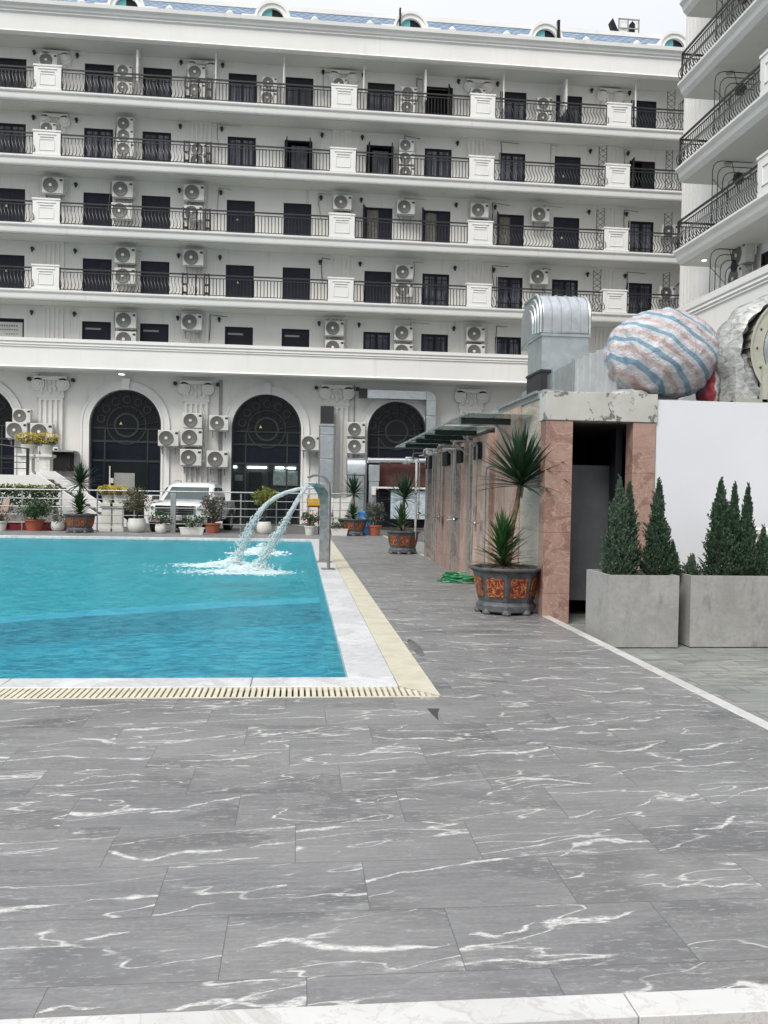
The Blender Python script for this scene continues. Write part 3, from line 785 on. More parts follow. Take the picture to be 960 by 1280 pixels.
# triangular warning stickers
for px, py in ((8, 257), (297, 274), (297, 353), (8, 338), (704, 220), (702, 297)):
    p = atY(px, py, WY+.04); m = MB(); m.prism([(p.x-.065, p.z-.055), (p.x+.065, p.z-.055), (p.x, p.z+.065)], 1, WY+.035, WY+.045); wpart(m, 'warning_sticker', M['sticker'], hotel)
for cx, zz in ((-8.95, 4.85), (-2.0, 4.85)):
    m = MB(); m.prism([(cx-.075, zz), (cx+.075, zz), (cx, zz+.15)], 1, WY+.255, WY+.265); wpart(m, 'warning_sticker', M['sticker'], hotel)
# white poles on the top balcony
for px in (172, 270, 355, 455, 532, 630, 708, 795):
    p = atY(px, 90, 42.5); m = MB(); m.box(p.x-.05, p.x+.05, 42.4, 43.3, FL[0]+.9, 22.9) if px in (172, 532, 708) else m.tube([(p.x, 42.4, FL[0]), (p.x, 42.5, 23.1)], .045, 6)
    wpart(m, 'drying_pole', M['pipewhite'], hotel)
# lattice screens near the right end
def lattice(x0, x1, z0, z1, y):
    m = MB(); n = 7
    m.tube([(x0, y, z0), (x0, y, z1), (x1, y, z1+.1), (x1, y, z0)], .018, 4, False)
    for i in range(n):
        z = z0+(z1-z0)*i/n
        m.tube([(x0, y, z), (x1, y, z+.28)], .012, 4, False); m.tube([(x1, y, z), (x0, y, z+.28)], .012, 4, False)
    return m
for (a, b, lev) in ((15.15, 15.55, 1), (15.1, 15.5, 2), (15.0, 15.4, 3), (18.75, 19.15, 0), (18.75, 19.1, 1), (18.75, 19.15, 2), (18.75, 19.1, 3)):
    wpart(lattice(a, b, FL[lev]+.2, FL[lev]+2.3, 42.75), 'lattice_screen', M['mullion'], hotel)
# storage frames and washing racks on the far right of the balconies
for lev in (0, 1, 2, 3):
    m = MB()
    for k_ in range(4): m.tube([(19.3+k_*.1, 42.6, FL[lev]), (19.3+k_*.1, 42.6, FL[lev]+1.6+.1*k_), (20.2, 42.6, FL[lev]+2.1+.1*k_)], .018, 4, False)
    wpart(m, 'lattice_screen', M['blackiron'], hotel)

# ---- ground floor with arches
ARC = [(-15.72, 1.75, 4.82), (-8.66, 1.75, 4.82), (-1.68, 1.75, 4.80), (4.98, 1.53, 4.85), (12.2, 1.6, 4.85), (19.3, 1.6, 4.85), (-22.7, 1.75, 4.8)]
ARC.sort()
m = MB(); GT = 7.46; x = XL; n = 20
for (c_, hw, zc) in ARC:
    m.box(x, c_-hw, WY, WY+.3, -.11, GT); x = c_+hw
    pts = arcpts(c_, zc, hw, n)
    for (xa, za), (xb, zb) in zip(pts[:-1], pts[1:]):
        m.add([(xa,WY,za),(xb,WY,zb),(xb,WY,GT),(xa,WY,GT),(xa,WY+.3,za),(xb,WY+.3,zb)], [(0,1,2,3),(0,4,5,1)])
m.box(x, XR, WY, WY+.3, -.11, GT)
wpart(m, 'ground_floor_wall', M['plaster'], hotel)
for idx, (c_, hw, zc) in enumerate(ARC):
    m = MB()
    for r0_, r1_, dpt in ((hw+.42, hw+.02, .05), (hw+.42, hw+.34, .09), (hw+.10, hw+.0, .10)):
        oo = [(c_+r0_, 0)]+arcpts(c_, zc, r0_, 24)+[(c_-r0_, 0)]; ii = [(c_+r1_, 0)]+arcpts(c_, zc, r1_, 24)+[(c_-r1_, 0)]
        for a in range(len(oo)-1):
            m.ring([[(oo[a][0], WY-dpt, oo[a][1]), (oo[a+1][0], WY-dpt, oo[a+1][1]), (oo[a+1][0], WY, oo[a+1][1]), (oo[a][0], WY, oo[a][1])],
                    [(ii[a][0], WY-dpt, ii[a][1]), (ii[a+1][0], WY-dpt, ii[a+1][1]), (ii[a+1][0], WY, ii[a+1][1]), (ii[a][0], WY, ii[a][1])]], True, False)
    m.prism([(c_-.16, zc+hw-.02), (c_+.16, zc+hw-.02), (c_+.22, zc+hw+.55), (c_-.22, zc+hw+.55)], 1, WY-.16, WY-.095)
    wpart(m, 'arch_surround', M['trim'], hotel)
    # arched window: glass, mullions, tracery rings
    y0 = WY+.26
    mm = MB()
    def mb_(xa, xb, za, zb): mm.box(xa, xb, y0-.06, y0, za, zb)
    mb_(c_-hw, c_+hw, 3.95, 4.05); mb_(c_-hw, c_+hw, 4.62, 4.68); mb_(c_-hw, c_+hw, 2.98, 3.08)
    for s in (-1, 1): mm.box(c_+s*hw*.6-.035, c_+s*hw*.6+.035, y0-.05, y0, 0, 4.6)
    oo = arcpts(c_, zc, hw, 24); ii = arcpts(c_, zc, hw-.09, 24); mm.ring([[(x_, y0-.08, z_) for x_, z_ in oo+ii[::-1]], [(x_, y0, z_) for x_, z_ in oo+ii[::-1]]])
    for s in (-1, 1): mm.box(c_+s*(hw-.045)-.045, c_+s*(hw-.045)+.045, y0-.08, y0, 0, zc)
    def tring(cx_, cz_, r_, w_=.05, d_=.0):
        o_ = arcpts(cx_, cz_, r_, 22, 0, 2*PI)[:-1]; i_ = arcpts(cx_, cz_, r_-w_, 22, 0, 2*PI)[:-1]
        for a in range(22):
            b = (a+1) % 22
            mm.ring([[(o_[a][0], y0-.05-d_, o_[a][1]), (o_[b][0], y0-.05-d_, o_[b][1]), (o_[b][0], y0-d_, o_[b][1]), (o_[a][0], y0-d_, o_[a][1])],
                     [(i_[a][0], y0-.05-d_, i_[a][1]), (i_[b][0], y0-.05-d_, i_[b][1]), (i_[b][0], y0-d_, i_[b][1]), (i_[a][0], y0-d_, i_[a][1])]], True, False)
    tring(c_, zc+.0, .62, .10); tring(c_, zc, .98, .05)
    for k_ in range(8):
        a = PI*k_/7; p = (c_+math.cos(a)*.98, zc+math.sin(a)*.98)
        mm.tube([(c_+math.cos(a)*.62, y0-.03, zc+math.sin(a)*.62), (c_+math.cos(a+.12)*(hw-.1), y0-.03, zc+math.sin(a+.12)*(hw-.1))], .03, 4)
        if 0 < k_ < 7: tring(c_+math.cos(a+.22)*1.28, zc+math.sin(a+.22)*1.28, .2, .05, .002)
    fr = wpart(mm, 'arched_window', M['mullion'], hotel)
    g_ = MB(); g_.prism(arcpts(c_, zc, hw-.02, 24), 1, y0, y0+.02); g_.box(c_-hw, c_+hw, y0, y0+.02, 4.06, zc+.001); wpart(g_, 'upper_pane', M['darkglass'], fr)
    wpart(MB().box(c_-hw, c_+hw, y0, y0+.018, 3.06, 3.97), 'navy_panel', M['navypanel'], fr)
    if abs(c_+1.68) > .1: wpart(MB().box(c_-hw, c_+hw, y0, y0+.019, -.1, 3.0), 'lower_pane', M['navypanel'], fr)
    else:
        # lit shop interior
        wpart(MB().box(c_-hw-.5, c_+hw+.5, WY+.62, WY+.68, 0, 3.3), 'interior_wall', M['roomwall'], hotel)
        gl = NT('shop_glass'); gl.set((.02, .03, .03), .05, spec=.15, Alpha=.25)
        wpart(MB().box(c_-hw, c_+hw, y0, y0+.01, 0, 3.0), 'shop_pane', gl.m, fr)
        for (a, b) in ((-1.7, -1.5), (-.98, .02), (.45, .9), (1.0, 1.5)): wpart(MB().box(c_+a, c_+b, WY+.44, WY+.52, 2.80, 2.90), 'ceiling_tube', M['tube'], hotel)
        for (a, b, z0, z1) in ((.35, 1.0, 1.95, 2.75), (1.08, 1.62, 1.95, 2.7), (-1.6, -1.2, 2.15, 2.45)): wpart(MB().box(c_+a, c_+b, WY+.54, WY+.56, z0, z1), 'poster', M['poster'], hotel)
        for (a, b, z0, z1) in ((-.9, -.25, .1, 2.6), (.1, .2, .1, 2.6), (-1.15, -1.1, .2, 2.0), (.25, 1.5, .3, 1.3)): wpart(MB().box(c_+a, c_+b, WY+.50, WY+.60, z0, z1), 'shelf_unit', M['frame'], hotel)
# entrance door leaf and grey blind in the second arch from the left
c_ = -8.66
wpart(MB().box(c_-1.05, c_+1.05, WY+.17, WY+.195, .15, 2.95), 'entrance_door', M['blackglass'], hotel)
wpart(MB().box(c_-.55, c_+.45, WY+.12, WY+.15, .9, 2.42), 'grey_blind', M['greypanel'], hotel)
wpart(MB().box(c_-.80, c_-.74, WY+.10, WY+.13, 1.2, 2.75), 'door_pull', M['pipewhite'], hotel)
wpart(MB().box(c_-.76, c_-.58, WY+.09, WY+.12, 1.9, 2.15), 'notice_plate', M['acwhite'], hotel)
wpart(MB().box(c_+1.05, c_+2.0, WY-.5, WY-.16, -.1, 1.35), 'sill_block', M['trim'], hotel)
# big ground floor pilasters
for q in BAY:
    m = MB(); q2 = q-.05
    flutes(m, q2, WY, 1.5, 6.05, 1.15, 4, .18); m.box(q2-.72, q2+.72, WY-.24, WY, -.1, 1.2); m.box(q2-.66, q2+.66, WY-.21, WY, 1.2, 1.35); m.box(q2-.62, q2+.62, WY-.2, WY, 1.35, 1.5)
    capital(m, q2, WY-.06, 6.05, 1.25, 1.05)
    wpart(m, 'pilaster', M['plaster'], hotel)
    if q != 8.85:
        for s in (-1, 1):
            m = MB(); m.disc((q2+s*1.05, WY-.02, 6.95), .10, 10, 1, -.14); wpart(m, 'wall_lamp', M['blackiron'], hotel)
# conduits down the facade
for xx, za in ((-3.95, 1.6), (-4.05, 1.6), (2.75, 1.6), (-12.85, 5.2)): wpart(MB().tube([(xx, WY-.05, za), (xx, WY-.05, 7.2)], .03, 6), 'conduit', M['greypanel'], hotel)
for i in range(5):
    for q in (-9.2, -4.3, 1.0, 5.4, 9.9, 12.6, 16.9):
        m = MB(); z = FL[i]; x0_ = q+random.uniform(-.3, .3); zt_ = min(TOP[i]+.55, (FL[i-1]-.55) if i else 22.9)
        m.tube([(x0_, WY-.03, zt_), (x0_+random.uniform(-.05, .05), WY-.05, zt_-.5), (x0_+random.uniform(-.15, .15), WY-.05, z+1.2)], .016, 5); m.tube([(x0_, WY-.03, zt_), (x0_+random.uniform(.3, 1.2), WY-.05, zt_-random.uniform(.02, .12))], .012, 5)
        wpart(m, 'cable', random.choice([M['greypanel'], M['trim'], M['frame']]), hotel)
# lit downlight in the ledge soffit
def_lamp = thing('downlight', 'round lit downlight under the ledge above the second arch', 'ceiling light', (-8.7, 42.5, 7.27), world=True)
wpart(MB().lathe([(.0, 7.21), (.16, 7.21), (.20, 7.24), (.22, 7.289)], (-8.7, 42.5, 0), 16), 'rim', M['trim'], def_lamp)
wpart(MB().lathe([(.01, 7.195), (.13, 7.195), (.15, 7.209)], (-8.7, 42.5, 0), 16), 'bulb', M['lampon'], def_lamp)
# notice with unreadable small print in the window at the left
m = MB(); p = atY(0, 412, WY); m.box(-14.98, -13.68, WY+.03, WY+.04, 8.7, 9.72)
nb = tag(m.build('window_notice', M['acwhite']), 'white notice with faint dark characters in the leftmost window above the ledge', 'notice')
m = MB()
for r_, (zz, hh_) in enumerate(((9.50, .09), (9.32, .06), (9.12, .05))):
    for k_ in range(9):
        xx = -14.9+k_*.115+.02*(r_ % 2)
        if r_ == 2 and k_ < 4: continue
        m.box(xx, xx+.02, WY+.022, WY+.03, zz, zz+hh_); m.box(xx+.045, xx+.06, WY+.022, WY+.03, zz, zz+hh_); m.box(xx+.021, xx+.044, WY+.023, WY+.03, zz+hh_*.45, zz+hh_*.7)
o = m.build('lettering', M['blackiron']); o.parent = nb

# ------------------------------------------------------------------ AIR CONDITIONERS
def make_ac():
    t = thing('air_conditioner', 'x', 'air conditioner', (0,0,0))
    m = MB(); m.box(-.5, .5, -.19, .19, -.39, .39); body = m.build('casing', M['acwhite'], t, .02)
    m = MB(); m.lathe([(.0, .004), (.30, .004), (.33, .018), (.35, .018), (.36, -.014)], (0,0,0), 24, caps=False); m2 = MB(); m2.v = [(x, -z, y) for x, y, z in m.v]; m2.f = m.f
    g_ = m2.build('fan_grille', M['acgrille'], t); g_.location = (-.10, -.206, 0)
    hub = MB().disc((0,0,0), .075, 12, 1, -.02).build('hub', M['achub'], g_); hub.location = (0, -.012, 0)
    m = MB(); m.box(.33, .47, -.20, -.19, .20, .30); m.build('badge', M['mullion'], t)
    m = MB(); m.box(-.42, .5, -.15, .16, -.44, -.39); m.box(-.36, -.32, -.18, .22, -.47, -.43); m.box(.30, .34, -.18, .22, -.47, -.43)
    m.tube([(-.34, -.12, -.45), (-.34, .2, -.75)], .018, 4); m.tube([(.32, -.12, -.45), (.32, .2, -.75)], .018, 4)
    m.box(-.36, -.32, .18, .21, -.78, -.44); m.box(.30, .34, .18, .21, -.78, -.44)
    m.build('bracket', M['steeldull'], t)
    m = MB(); m.tube([(.5, .05, -.1), (.56, .08, -.2), (.57, .18, -.1), (.56, .2, .3), (.5, .2, .6)], .025, 6); m.build('hose', M['achub'], t)
    return t
ac0 = make_ac(); used = [False]
rown = ['top balcony row', 'second balcony row', 'third balcony row', 'fourth balcony row', 'row above the ledge']
colname = {61: 'between doors one and two', 156: 'between doors two and three', 243: 'between doors three and four', 336: 'between doors four and five',
           424: 'between doors five and six', 507: 'between doors six and seven', 597: 'between doors seven and eight', 675: 'between doors eight and nine', 828: 'right of door ten'}
ACS = [ # row, col, [(px, py, scale)...]
 (0, 61, [(61, 77, .85)]), (0, 156, [(156, 90, .72), (156, 111, .72)]), (0, 243, [(246, 92, .85), (246, 114, .85)]), (0, 336, [(337, 105, .75), (336, 124, .8)]),
 (0, 424, [(425, 106, .72)]), (0, 507, [(511, 118, .8), (510, 136, .8)]), (0, 597, [(597, 119, .75)]), (0, 675, [(680, 131, .8), (679, 149, .8)]),
 (1, 61, [(61, 162, .75)]), (1, 156, [(157, 156, .8), (157, 171, .8), (157, 188, .85)]), (1, 243, [(249, 188, .8), (248, 202, .8)]),
 (1, 507, [(508, 183, .75), (508, 199, .78), (508, 217, .8)]),
 (2, 61, [(67, 233, 1.0)]), (2, 156, [(154, 238, 1.0), (153, 265, 1.0)]), (2, 243, [(243, 242, 1.0), (242, 267, .9)]),
 (2, 424, [(428, 254, .92), (427, 276, .92)]), (2, 507, [(507, 260, .92)]), (2, 597, [(599, 264, .92), (598, 286, .92)]), (2, 675, [(675, 269, .92)]),
 (2, 828, [(836, 290, .85)]),
 (3, 156, [(157, 320, 1.0), (157, 346, 1.0)]), (3, 243, [(242, 323, 1.0)]), (3, 507, [(505, 341, .9), (505, 363, .9)]), (3, 675, [(673, 347, .95)]), (3, 828, [(833, 367, .85)]),
 (4, 156, [(158, 401, 1.0), (158, 425, 1.0)]), (4, 243, [(240, 403, 1.0)]), (4, 424, [(418, 411, .95), (418, 435, .95)]), (4, 507, [(504, 417, .95), (504, 440, .95)]), (4, 597, [(594, 418, .95), (594, 440, .95)])]
def place_ac(p, s, label, group, rz=0):
    if not used[0]: o = ac0; o.location = p; o['label'] = label; o['group'] = group; o.rotation_euler = (0,0,rz); used[0] = True
    else: o = dup(ac0, p, rz, label, group)
    o.scale = (s, s, s); return o
for row, colk, lst in ACS:
    for k_, (px, py, s) in enumerate(lst):
        pos_ = ['only', ''][0] if len(lst) == 1 else (['upper', 'lower'][k_] if len(lst) == 2 else ['top', 'middle', 'bottom'][k_])
        lab = f"{'single' if pos_=='only' else pos_} white air conditioner {colname[colk]} on the {rown[row]}"
        lim = len(lst) > 1
        place_ac(atY(px, py, 42.98), s, lab, 'air conditioners on the hotel front')
for px, py, s, lab in ((28, 520, .85, 'small air conditioner highest left of the left fluted pilaster, beside the arch edge'),
    (22, 538, 1, 'air conditioner left of the flower pots, below the small one'), (53, 540, 1.05, 'air conditioner right behind the yellow flowers, on the left pilaster'),
    (61, 568, .95, 'lowest air conditioner on the left pilaster, behind the white pedestal'), (211, 548, 1.0, 'air conditioner beside the right edge of the first full arch'),
    (241, 526, .95, 'uppermost of three stacked on the pilaster above the white pickup'), (240, 547, 1.05, 'middle of three stacked on the pilaster above the white pickup'),
    (239, 572, 1.05, 'lowest of three stacked on the pilaster above the white pickup'), (274, 529, .95, 'upper air conditioner at the left edge of the lit shop arch'),
    (272, 574, 1.05, 'lower air conditioner at the left edge of the lit shop arch'), (388, 554, .95, 'air conditioner right of the lit shop arch beside the tall duct'),
    (445, 537, .92, 'upper air conditioner left of the ducted arch'), (445, 558, .92, 'lower air conditioner left of the ducted arch')):
    place_ac(atY(px, py, 42.9), s, lab, 'air conditioners on the ground floor wall')

# ------------------------------------------------------------------ RIGHT WING
wing = thing('hotel_wing', 'white hotel wing with long curved iron balconies at upper right', 'building', (17, 20, 0), world=True)
WX, SX, YE, YB = 15.9, 14.1, 31.3, -3.0
LV = [20.50, 17.42, 14.20, 11.06]
m = MB(); m.box(WX, WX+10, YB, 34.45, -.1, 26); wpart(m, 'wall', M['wing'], wing)
for z in LV+[23.6]:
    m = MB()
    prof = [(SX, z), (WX, z), (WX, z-.50), (SX+.30, z-.50), (SX+.28, z-.48), (SX+.16, z-.36), (SX+.11, z-.20), (SX+.04, z-.13), (SX, z-.08)]
    m.prism(prof, 1, YB, YE)
    wpart(m, 'balcony_slab', M['trim'], wing, angle=25)
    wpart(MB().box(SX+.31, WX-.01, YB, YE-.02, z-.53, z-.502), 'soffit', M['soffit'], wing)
# parapet ledge
m = MB()
prof = [(SX-.10, 8.74), (SX+.28, 8.74), (SX+.28, 7.6), (WX, 7.6), (WX, 7.2), (SX, 7.2), (SX, 8.22), (SX-.05, 8.26), (SX-.02, 8.33), (SX-.08, 8.37), (SX-.05, 8.47), (SX-.10, 8.51)]
m.prism(prof, 1, YB, YE+1.3); m.box(SX, WX, YE+.9, YE+1.3, 7.2, 8.7); wpart(m, 'ledge', M['trim'], wing, angle=25)
# fluted end pilaster
m = MB()
for yy in (33.05, 33.35, 33.65, 33.95, 34.25): m.box(WX-.12, WX-.05, yy-.08, yy+.08, 7.6, 26)
m.box(WX-.05, WX, 32.95, 34.4, 7.6, 26)
wpart(m, 'pilaster', M['trim'], wing)
m = MB(); m.box(WX-.04, WX, 31.7, 32.8, 7.6, 24); wpart(m, 'wall_panel', M['wing'], wing)
# piers & railings
for z in LV:
    piers = [(23.6, 25.4), (14.0, 15.8), (4.5, 6.3)]
    last = YE-.1
    for (a, b) in piers:
        m = MB(); m.box(SX+.02, SX+.4, a, b, z, z+1.22); m.box(SX-.01, SX+.43, a-.03, b+.03, z+1.16, z+1.26)
        for (u0, u1, v0, v1) in ((a+.3, b-.3, .25, .29), (a+.3, b-.3, .85, .89), (a+.3, a+.34, .29, .85), (b-.34, b-.3, .29, .85)): m.box(SX-.01, SX+.02, u0, u1, z+v0, z+v1)
        wpart(m, 'balustrade_pier', M['trim'], wing, .008)
        wpart(railing((SX+.12, last, z), (SX+.12, b+.02, z), 1.08, .14, (-1,0,0), .17, .018, .25), 'railing', M['blackiron'], wing)
        last = a-.02
    wpart(railing((SX+.12, last, z), (SX+.12, YB, z), 1.08, .14, (-1,0,0), .17, .018, .25), 'railing', M['blackiron'], wing)
    wpart(railing((SX+.14, YE-.1, z), (WX-.05, YE-.1, z), 1.08, .14, (0,1,0), .17, .018, .25), 'railing', M['blackiron'], wing)
# nested bent pipe screens between the balconies
for z in LV[1:]+[7.96]:
    for yb in (28.9, 19.5, 10):
        m = MB()
        for k_ in range(4):
            o_ = k_*.19; zt = z+2.55-o_
            pts = [(SX+.30+o_, yb, z+.05), (SX+.30+o_, yb, zt-.35), (SX+.34+o_, yb, zt-.18), (SX+.46+o_, yb, zt-.05), (SX+.62+o_, yb, zt), (WX-.02, yb, zt)]
            m.tube(pts, .016, 5, False)
        m.tube([(SX+.3, yb, z+1.9), (SX+1.0, yb, z+1.2)], .014, 4); m.tube([(SX+1.0, yb, z+2.55), (SX+1.3, yb, z+1.5)], .014, 4)
        m.lathe([(.02, z+1.75), (.16, z+1.8), (.2, z+1.95), (.16, z+2.1), (.02, z+2.2)], (SX+1.25, yb, 0), 8)
        wpart(m, 'pipe_screen', M['blackiron'], wing)
for z in LV+[7.96]:
    for yc in (27.4, 24.0, 20.6, 17, 13, 9, 5):
        m = MB(); m.box(WX-.03, WX, yc-.75, yc+.75, z, z+2.2); dd = wpart(m, 'door', M['frame'], wing)
        wpart(MB().box(WX-.04, WX-.031, yc-.62, yc-.05, z+.2, z+2.1).box(WX-.04, WX-.031, yc+.05, yc+.62, z+.2, z+2.1), 'pane', M['darkglass'], dd)
wl = thing('downlight', 'small lit downlight under the lowest balcony of the right wing', 'ceiling light', (14.86, 30.3, 10.53), world=True)
wpart(MB().lathe([(.0, 10.49), (.10, 10.49), (.13, 10.529)], (14.86, 30.3, 0), 14), 'rim', M['trim'], wl)
wpart(MB().lathe([(.01, 10.474), (.075, 10.474), (.09, 10.489)], (14.86, 30.3, 0), 14), 'bulb', M['lampon'], wl)
for (px, py, yy, zz, lab) in ((932, 318, 28.7, 10.28, 'upper air conditioner facing the pool on the right wing wall'), (925, 345, 28.9, 9.5, 'lower air conditioner above the ledge of the right wing')):
    place_ac(Vector((15.5, yy, zz)), .95, lab, 'air conditioners on the right wing', -PI/2)
wpart(MB().disc((15.1, 29.2, 17.42-.53), .13, 12, 2, -.05).disc((15.1, 29.2, 14.2-.53), .13, 12, 2, -.05).disc((14.8, 24, 14.2-.53), .13, 12, 2, -.05), 'soffit_fitting', M['greypanel'], wing)
# arch moulding on the wing ground floor
m = MB()
oo = arcpts(24.6, 5.0, 2.0, 16); ii = arcpts(24.6, 5.0, 1.6, 16)
m.ring([[(WX-.1, a, b) for a, b in oo+ii[::-1]], [(WX, a, b) for a, b in oo+ii[::-1]]]); wpart(m, 'arch_surround', M['trim'], wing)
wpart(MB().prism(arcpts(24.6, 5.0, 1.6, 16), 0, WX-.03, WX-.001).box(WX-.03, WX-.001, 23, 26.2, .3, 5), 'arched_window', M['darkglass'], wing)
wpart(MB().prism(arcpts(29.6, 5.0, 1.4, 16), 0, WX-.03, WX-.001).box(WX-.03, WX-.001, 28.2, 31.0, .3, 5), 'arched_window', M['darkglass'], wing)

# rooftop solar / water heater frame
an = thing('rooftop_frame', 'small dark metal frame with slanted panel on the blue roof', 'rooftop frame', (16.8, 44.3, 26.3), world=True)
m = MB(); 
for xx in (16.6, 17.1, 17.7): m.box(xx-.03, xx+.03, 44.2, 44.26, 26.3, 27.2)
m.box(16.57, 17.73, 44.2, 44.26, 27.17, 27.23); m.box(16.57, 17.73, 44.21, 44.25, 26.7, 26.75); m.box(16.57, 17.73, 44.2, 44.26, 26.3, 26.35)
wpart(m, 'frame', M['greypanel'], an)
m = MB(); m.prism([(16.1, 27.0), (16.25, 27.2), (16.62, 26.45), (16.55, 26.33), (16.35, 26.33)], 1, 44.2, 44.5); wpart(m, 'slanted_panel', M['frame'], an)
wpart(MB().prism([(17.2, 26.5), (17.22, 27.0), (17.35, 27.15), (17.5, 27.0), (17.5, 26.5)], 1, 44.25, 44.6), 'tank', M['frame'], an)
wpart(MB().box(17.55, 17.7, 44.27, 44.3, 26.8, 27.1).box(16.7, 17.05, 44.27, 44.3, 26.4, 27.1), 'light_panel', M['trim'], an)

# ------------------------------------------------------------------ SHOWER BLOCK
blk = thing('shower_block', 'low flat roofed shower and toilet block clad in pink and grey marble', 'building', (3.9, 14, 0), world=True)
FY = 10.8
wx = 3.25
def side_panel(y0, y1, mat, proud, name='wall_panel', top=2.9):
    wpart(MB().box(wx-proud, wx+.2, y0, y1, -.1, top), name, mat, blk)
side_panel(11.05, 12.21, M['travertine'], .0)
side_panel(12.212, 13.85, M['pinklight'], .02)
side_panel(13.852, 15.25, M['pinklight'], .10, top=2.62)
side_panel(15.252, 16.2, M['greymarble'], .0, top=2.62); side_panel(16.202, 17.04, M['pinklight'], .0, top=2.62)
side_panel(17.042, 19.53, M['pink'], .10, top=2.62)
side_panel(19.532, 21.5, M['greymarble'], .02, top=2.62)
for yy in (15.33, 16.96, 19.62, 20.6): wpart(MB().box(wx-.14, wx-.0, yy-.08, yy+.08, -.1, 2.55), 'marble_rib', M['greymarble'], blk)
for yy in (17.25, 18.3, 19.35): wpart(MB().box(wx-.13, wx-.1, yy-.05, yy+.05, -.1, 2.55), 'marble_rib', M['greymarble'], blk)
for (a, b) in ((14.42, 14.82), (16.0, 16.5), (17.5, 18.1), (19.77, 20.5)): wpart(MB().box(wx-.175, wx-.12, a, b, 2.2, 2.5), 'vent_window', M['dark'], blk)
wpart(MB().box(wx-.02, wx+.25, 11.05, 21.5, 2.902, 3.0), 'coping', M['concrete'], blk)
# facade
wpart(MB().box(3.2, 3.56, FY, FY+.25, -.1, 2.57), 'entrance_column', M['pink'], blk, .004)
wpart(MB().box(4.38, 4.69, FY, FY+.25, -.1, 2.57), 'entrance_column', M['pink'], blk, .004)
wpart(MB().box(3.19, 4.70, FY-.015, FY+.3, 2.572, 2.945), 'lintel', M['peel'], blk, .006)
wpart(MB().box(4.702, 9.5, FY+.02, FY+.22, -.1, 2.88), 'white_wall', M['whitewall'], blk)
wpart(MB().box(3.3, 9.5, FY+.3, 21.5, 2.74, 2.86), 'roof_slab', M['concrete'], blk)
# room behind the doorway
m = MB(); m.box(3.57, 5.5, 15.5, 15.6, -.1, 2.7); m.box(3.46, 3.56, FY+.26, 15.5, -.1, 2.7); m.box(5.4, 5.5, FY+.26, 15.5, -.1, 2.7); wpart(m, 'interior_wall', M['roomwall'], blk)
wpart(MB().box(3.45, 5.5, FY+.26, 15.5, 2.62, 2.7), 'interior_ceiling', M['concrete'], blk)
dl = wpart(MB().box(3.58, 4.35, 11.55, 11.59, .12, 2.02), 'partition_door', M['doorgrey'], blk)
wpart(MB().disc((3.63, 11.54, 1.02), .03, 10, 1, -.05), 'door_knob', M['blackiron'], dl)
wpart(MB().box(4.28, 4.37, 11.15, 11.35, .0, 2.5), 'inner_jamb', M['frame'], blk)
# white capped pink plinth at far right
pl = thing('pink_plinth', 'pink tiled plinth with white moulded cap at the right edge behind the conifers', 'plinth', (6.1, 9.9, -.1), world=True)
wpart(MB().box(5.66, 6.6, 9.75, 10.2, -.1, 1.02), 'shaft', M['pinklight'], pl)
m = MB(); m.box(5.60, 6.66, 9.70, 10.25, 1.02, 1.08); m.box(5.63, 6.63, 9.73, 10.22, 1.08, 1.15); m.box(5.58, 6.68, 9.68, 10.27, 1.15, 1.22); wpart(m, 'cap', M['trim'], pl, .01)

# canopies of green glass with dark beams
gcan = 'green glass canopies over the showers'
ords = ['nearest', 'second nearest', 'middle', 'second farthest', 'farthest']
yb_ = [11.65, 13.9, 15.35, 16.7, 18.2]; yb2 = [13.6, 15.2, 16.55, 18.0, 20.4]; beam = [12.28, 14.68, 15.91, 17.11, 18.8]
for i in range(5):
    t_ = thing('glass_canopy', f'{ords[i]} green glass shower canopy on the marble wall', 'canopy', (2.8, (yb_[i]+yb2[i])/2, 2.6), group=gcan, world=True)
    wpart(MB().box(2.33, 3.24, yb_[i], yb2[i], 2.715, 2.727), 'glass_pane', M['canopyglass'], t_)
    wpart(MB().box(2.36, 3.10, beam[i], beam[i]+.07, 2.62, 2.712), 'cross_beam', M['canopybeam'], t_)
    m = MB(); m.tube([(3.2, beam[i]+.035, 2.35), (2.85, beam[i]+.035, 2.64)], .022, 6); m.box(2.31, 2.329, yb_[i], yb2[i], 2.70, 2.735); wpart(m, 'bracket', M['steeldull'], t_)
# dark sloping valance along the outer canopy edge (top of wall trim)
wpart(MB().box(wx-.06, wx-.021, 11.3, 13.6, 2.975, 3.012), 'flashing', M['steeldull'], blk)

# showers
sg = 'wall showers on the marble wall'
def shower(y, z, reach, big, lab):
    t_ = thing('wall_shower', lab, 'shower', (3.15, y, z), group=sg, world=True)
    x0 = wx-.2
    m = MB(); m.tube([(x0, y, .95), (x0, y, z-.08), (x0-.03, y, z-.02), (x0-.10, y, z), (x0-reach+.08, y, z), (x0-reach+.02, y, z-.02), (x0-reach, y, z-.10)], .016, 8)
    wpart(m, 'riser_pipe', M['steel'], t_)
    r = .20 if big else .10
    m = MB(); m.lathe([(.01, z-.105), (.04, z-.11), (r, z-.135), (r, z-.15), (.01, z-.155)], (x0-reach, y, 0), 18); wpart(m, 'shower_head', M['chrome'], t_)
    m = MB(); m.box(x0-.03, x0+.04, y-.10, y+.10, 1.08, 1.13); m.tube([(x0-.03, y, 1.1), (x0-.16, y, 1.08)], .014, 6); wpart(m, 'mixer_valve', M['chrome'], t_)
    m = MB(); m.tube([(x0-.03, y+.05, 1.08), (x0-.06, y+.08, .7), (x0-.06, y+.02, .42), (x0-.06, y-.05, .7), (x0-.05, y-.06, 1.35)], .008, 5); wpart(m, 'hand_hose', M['steel'], t_)
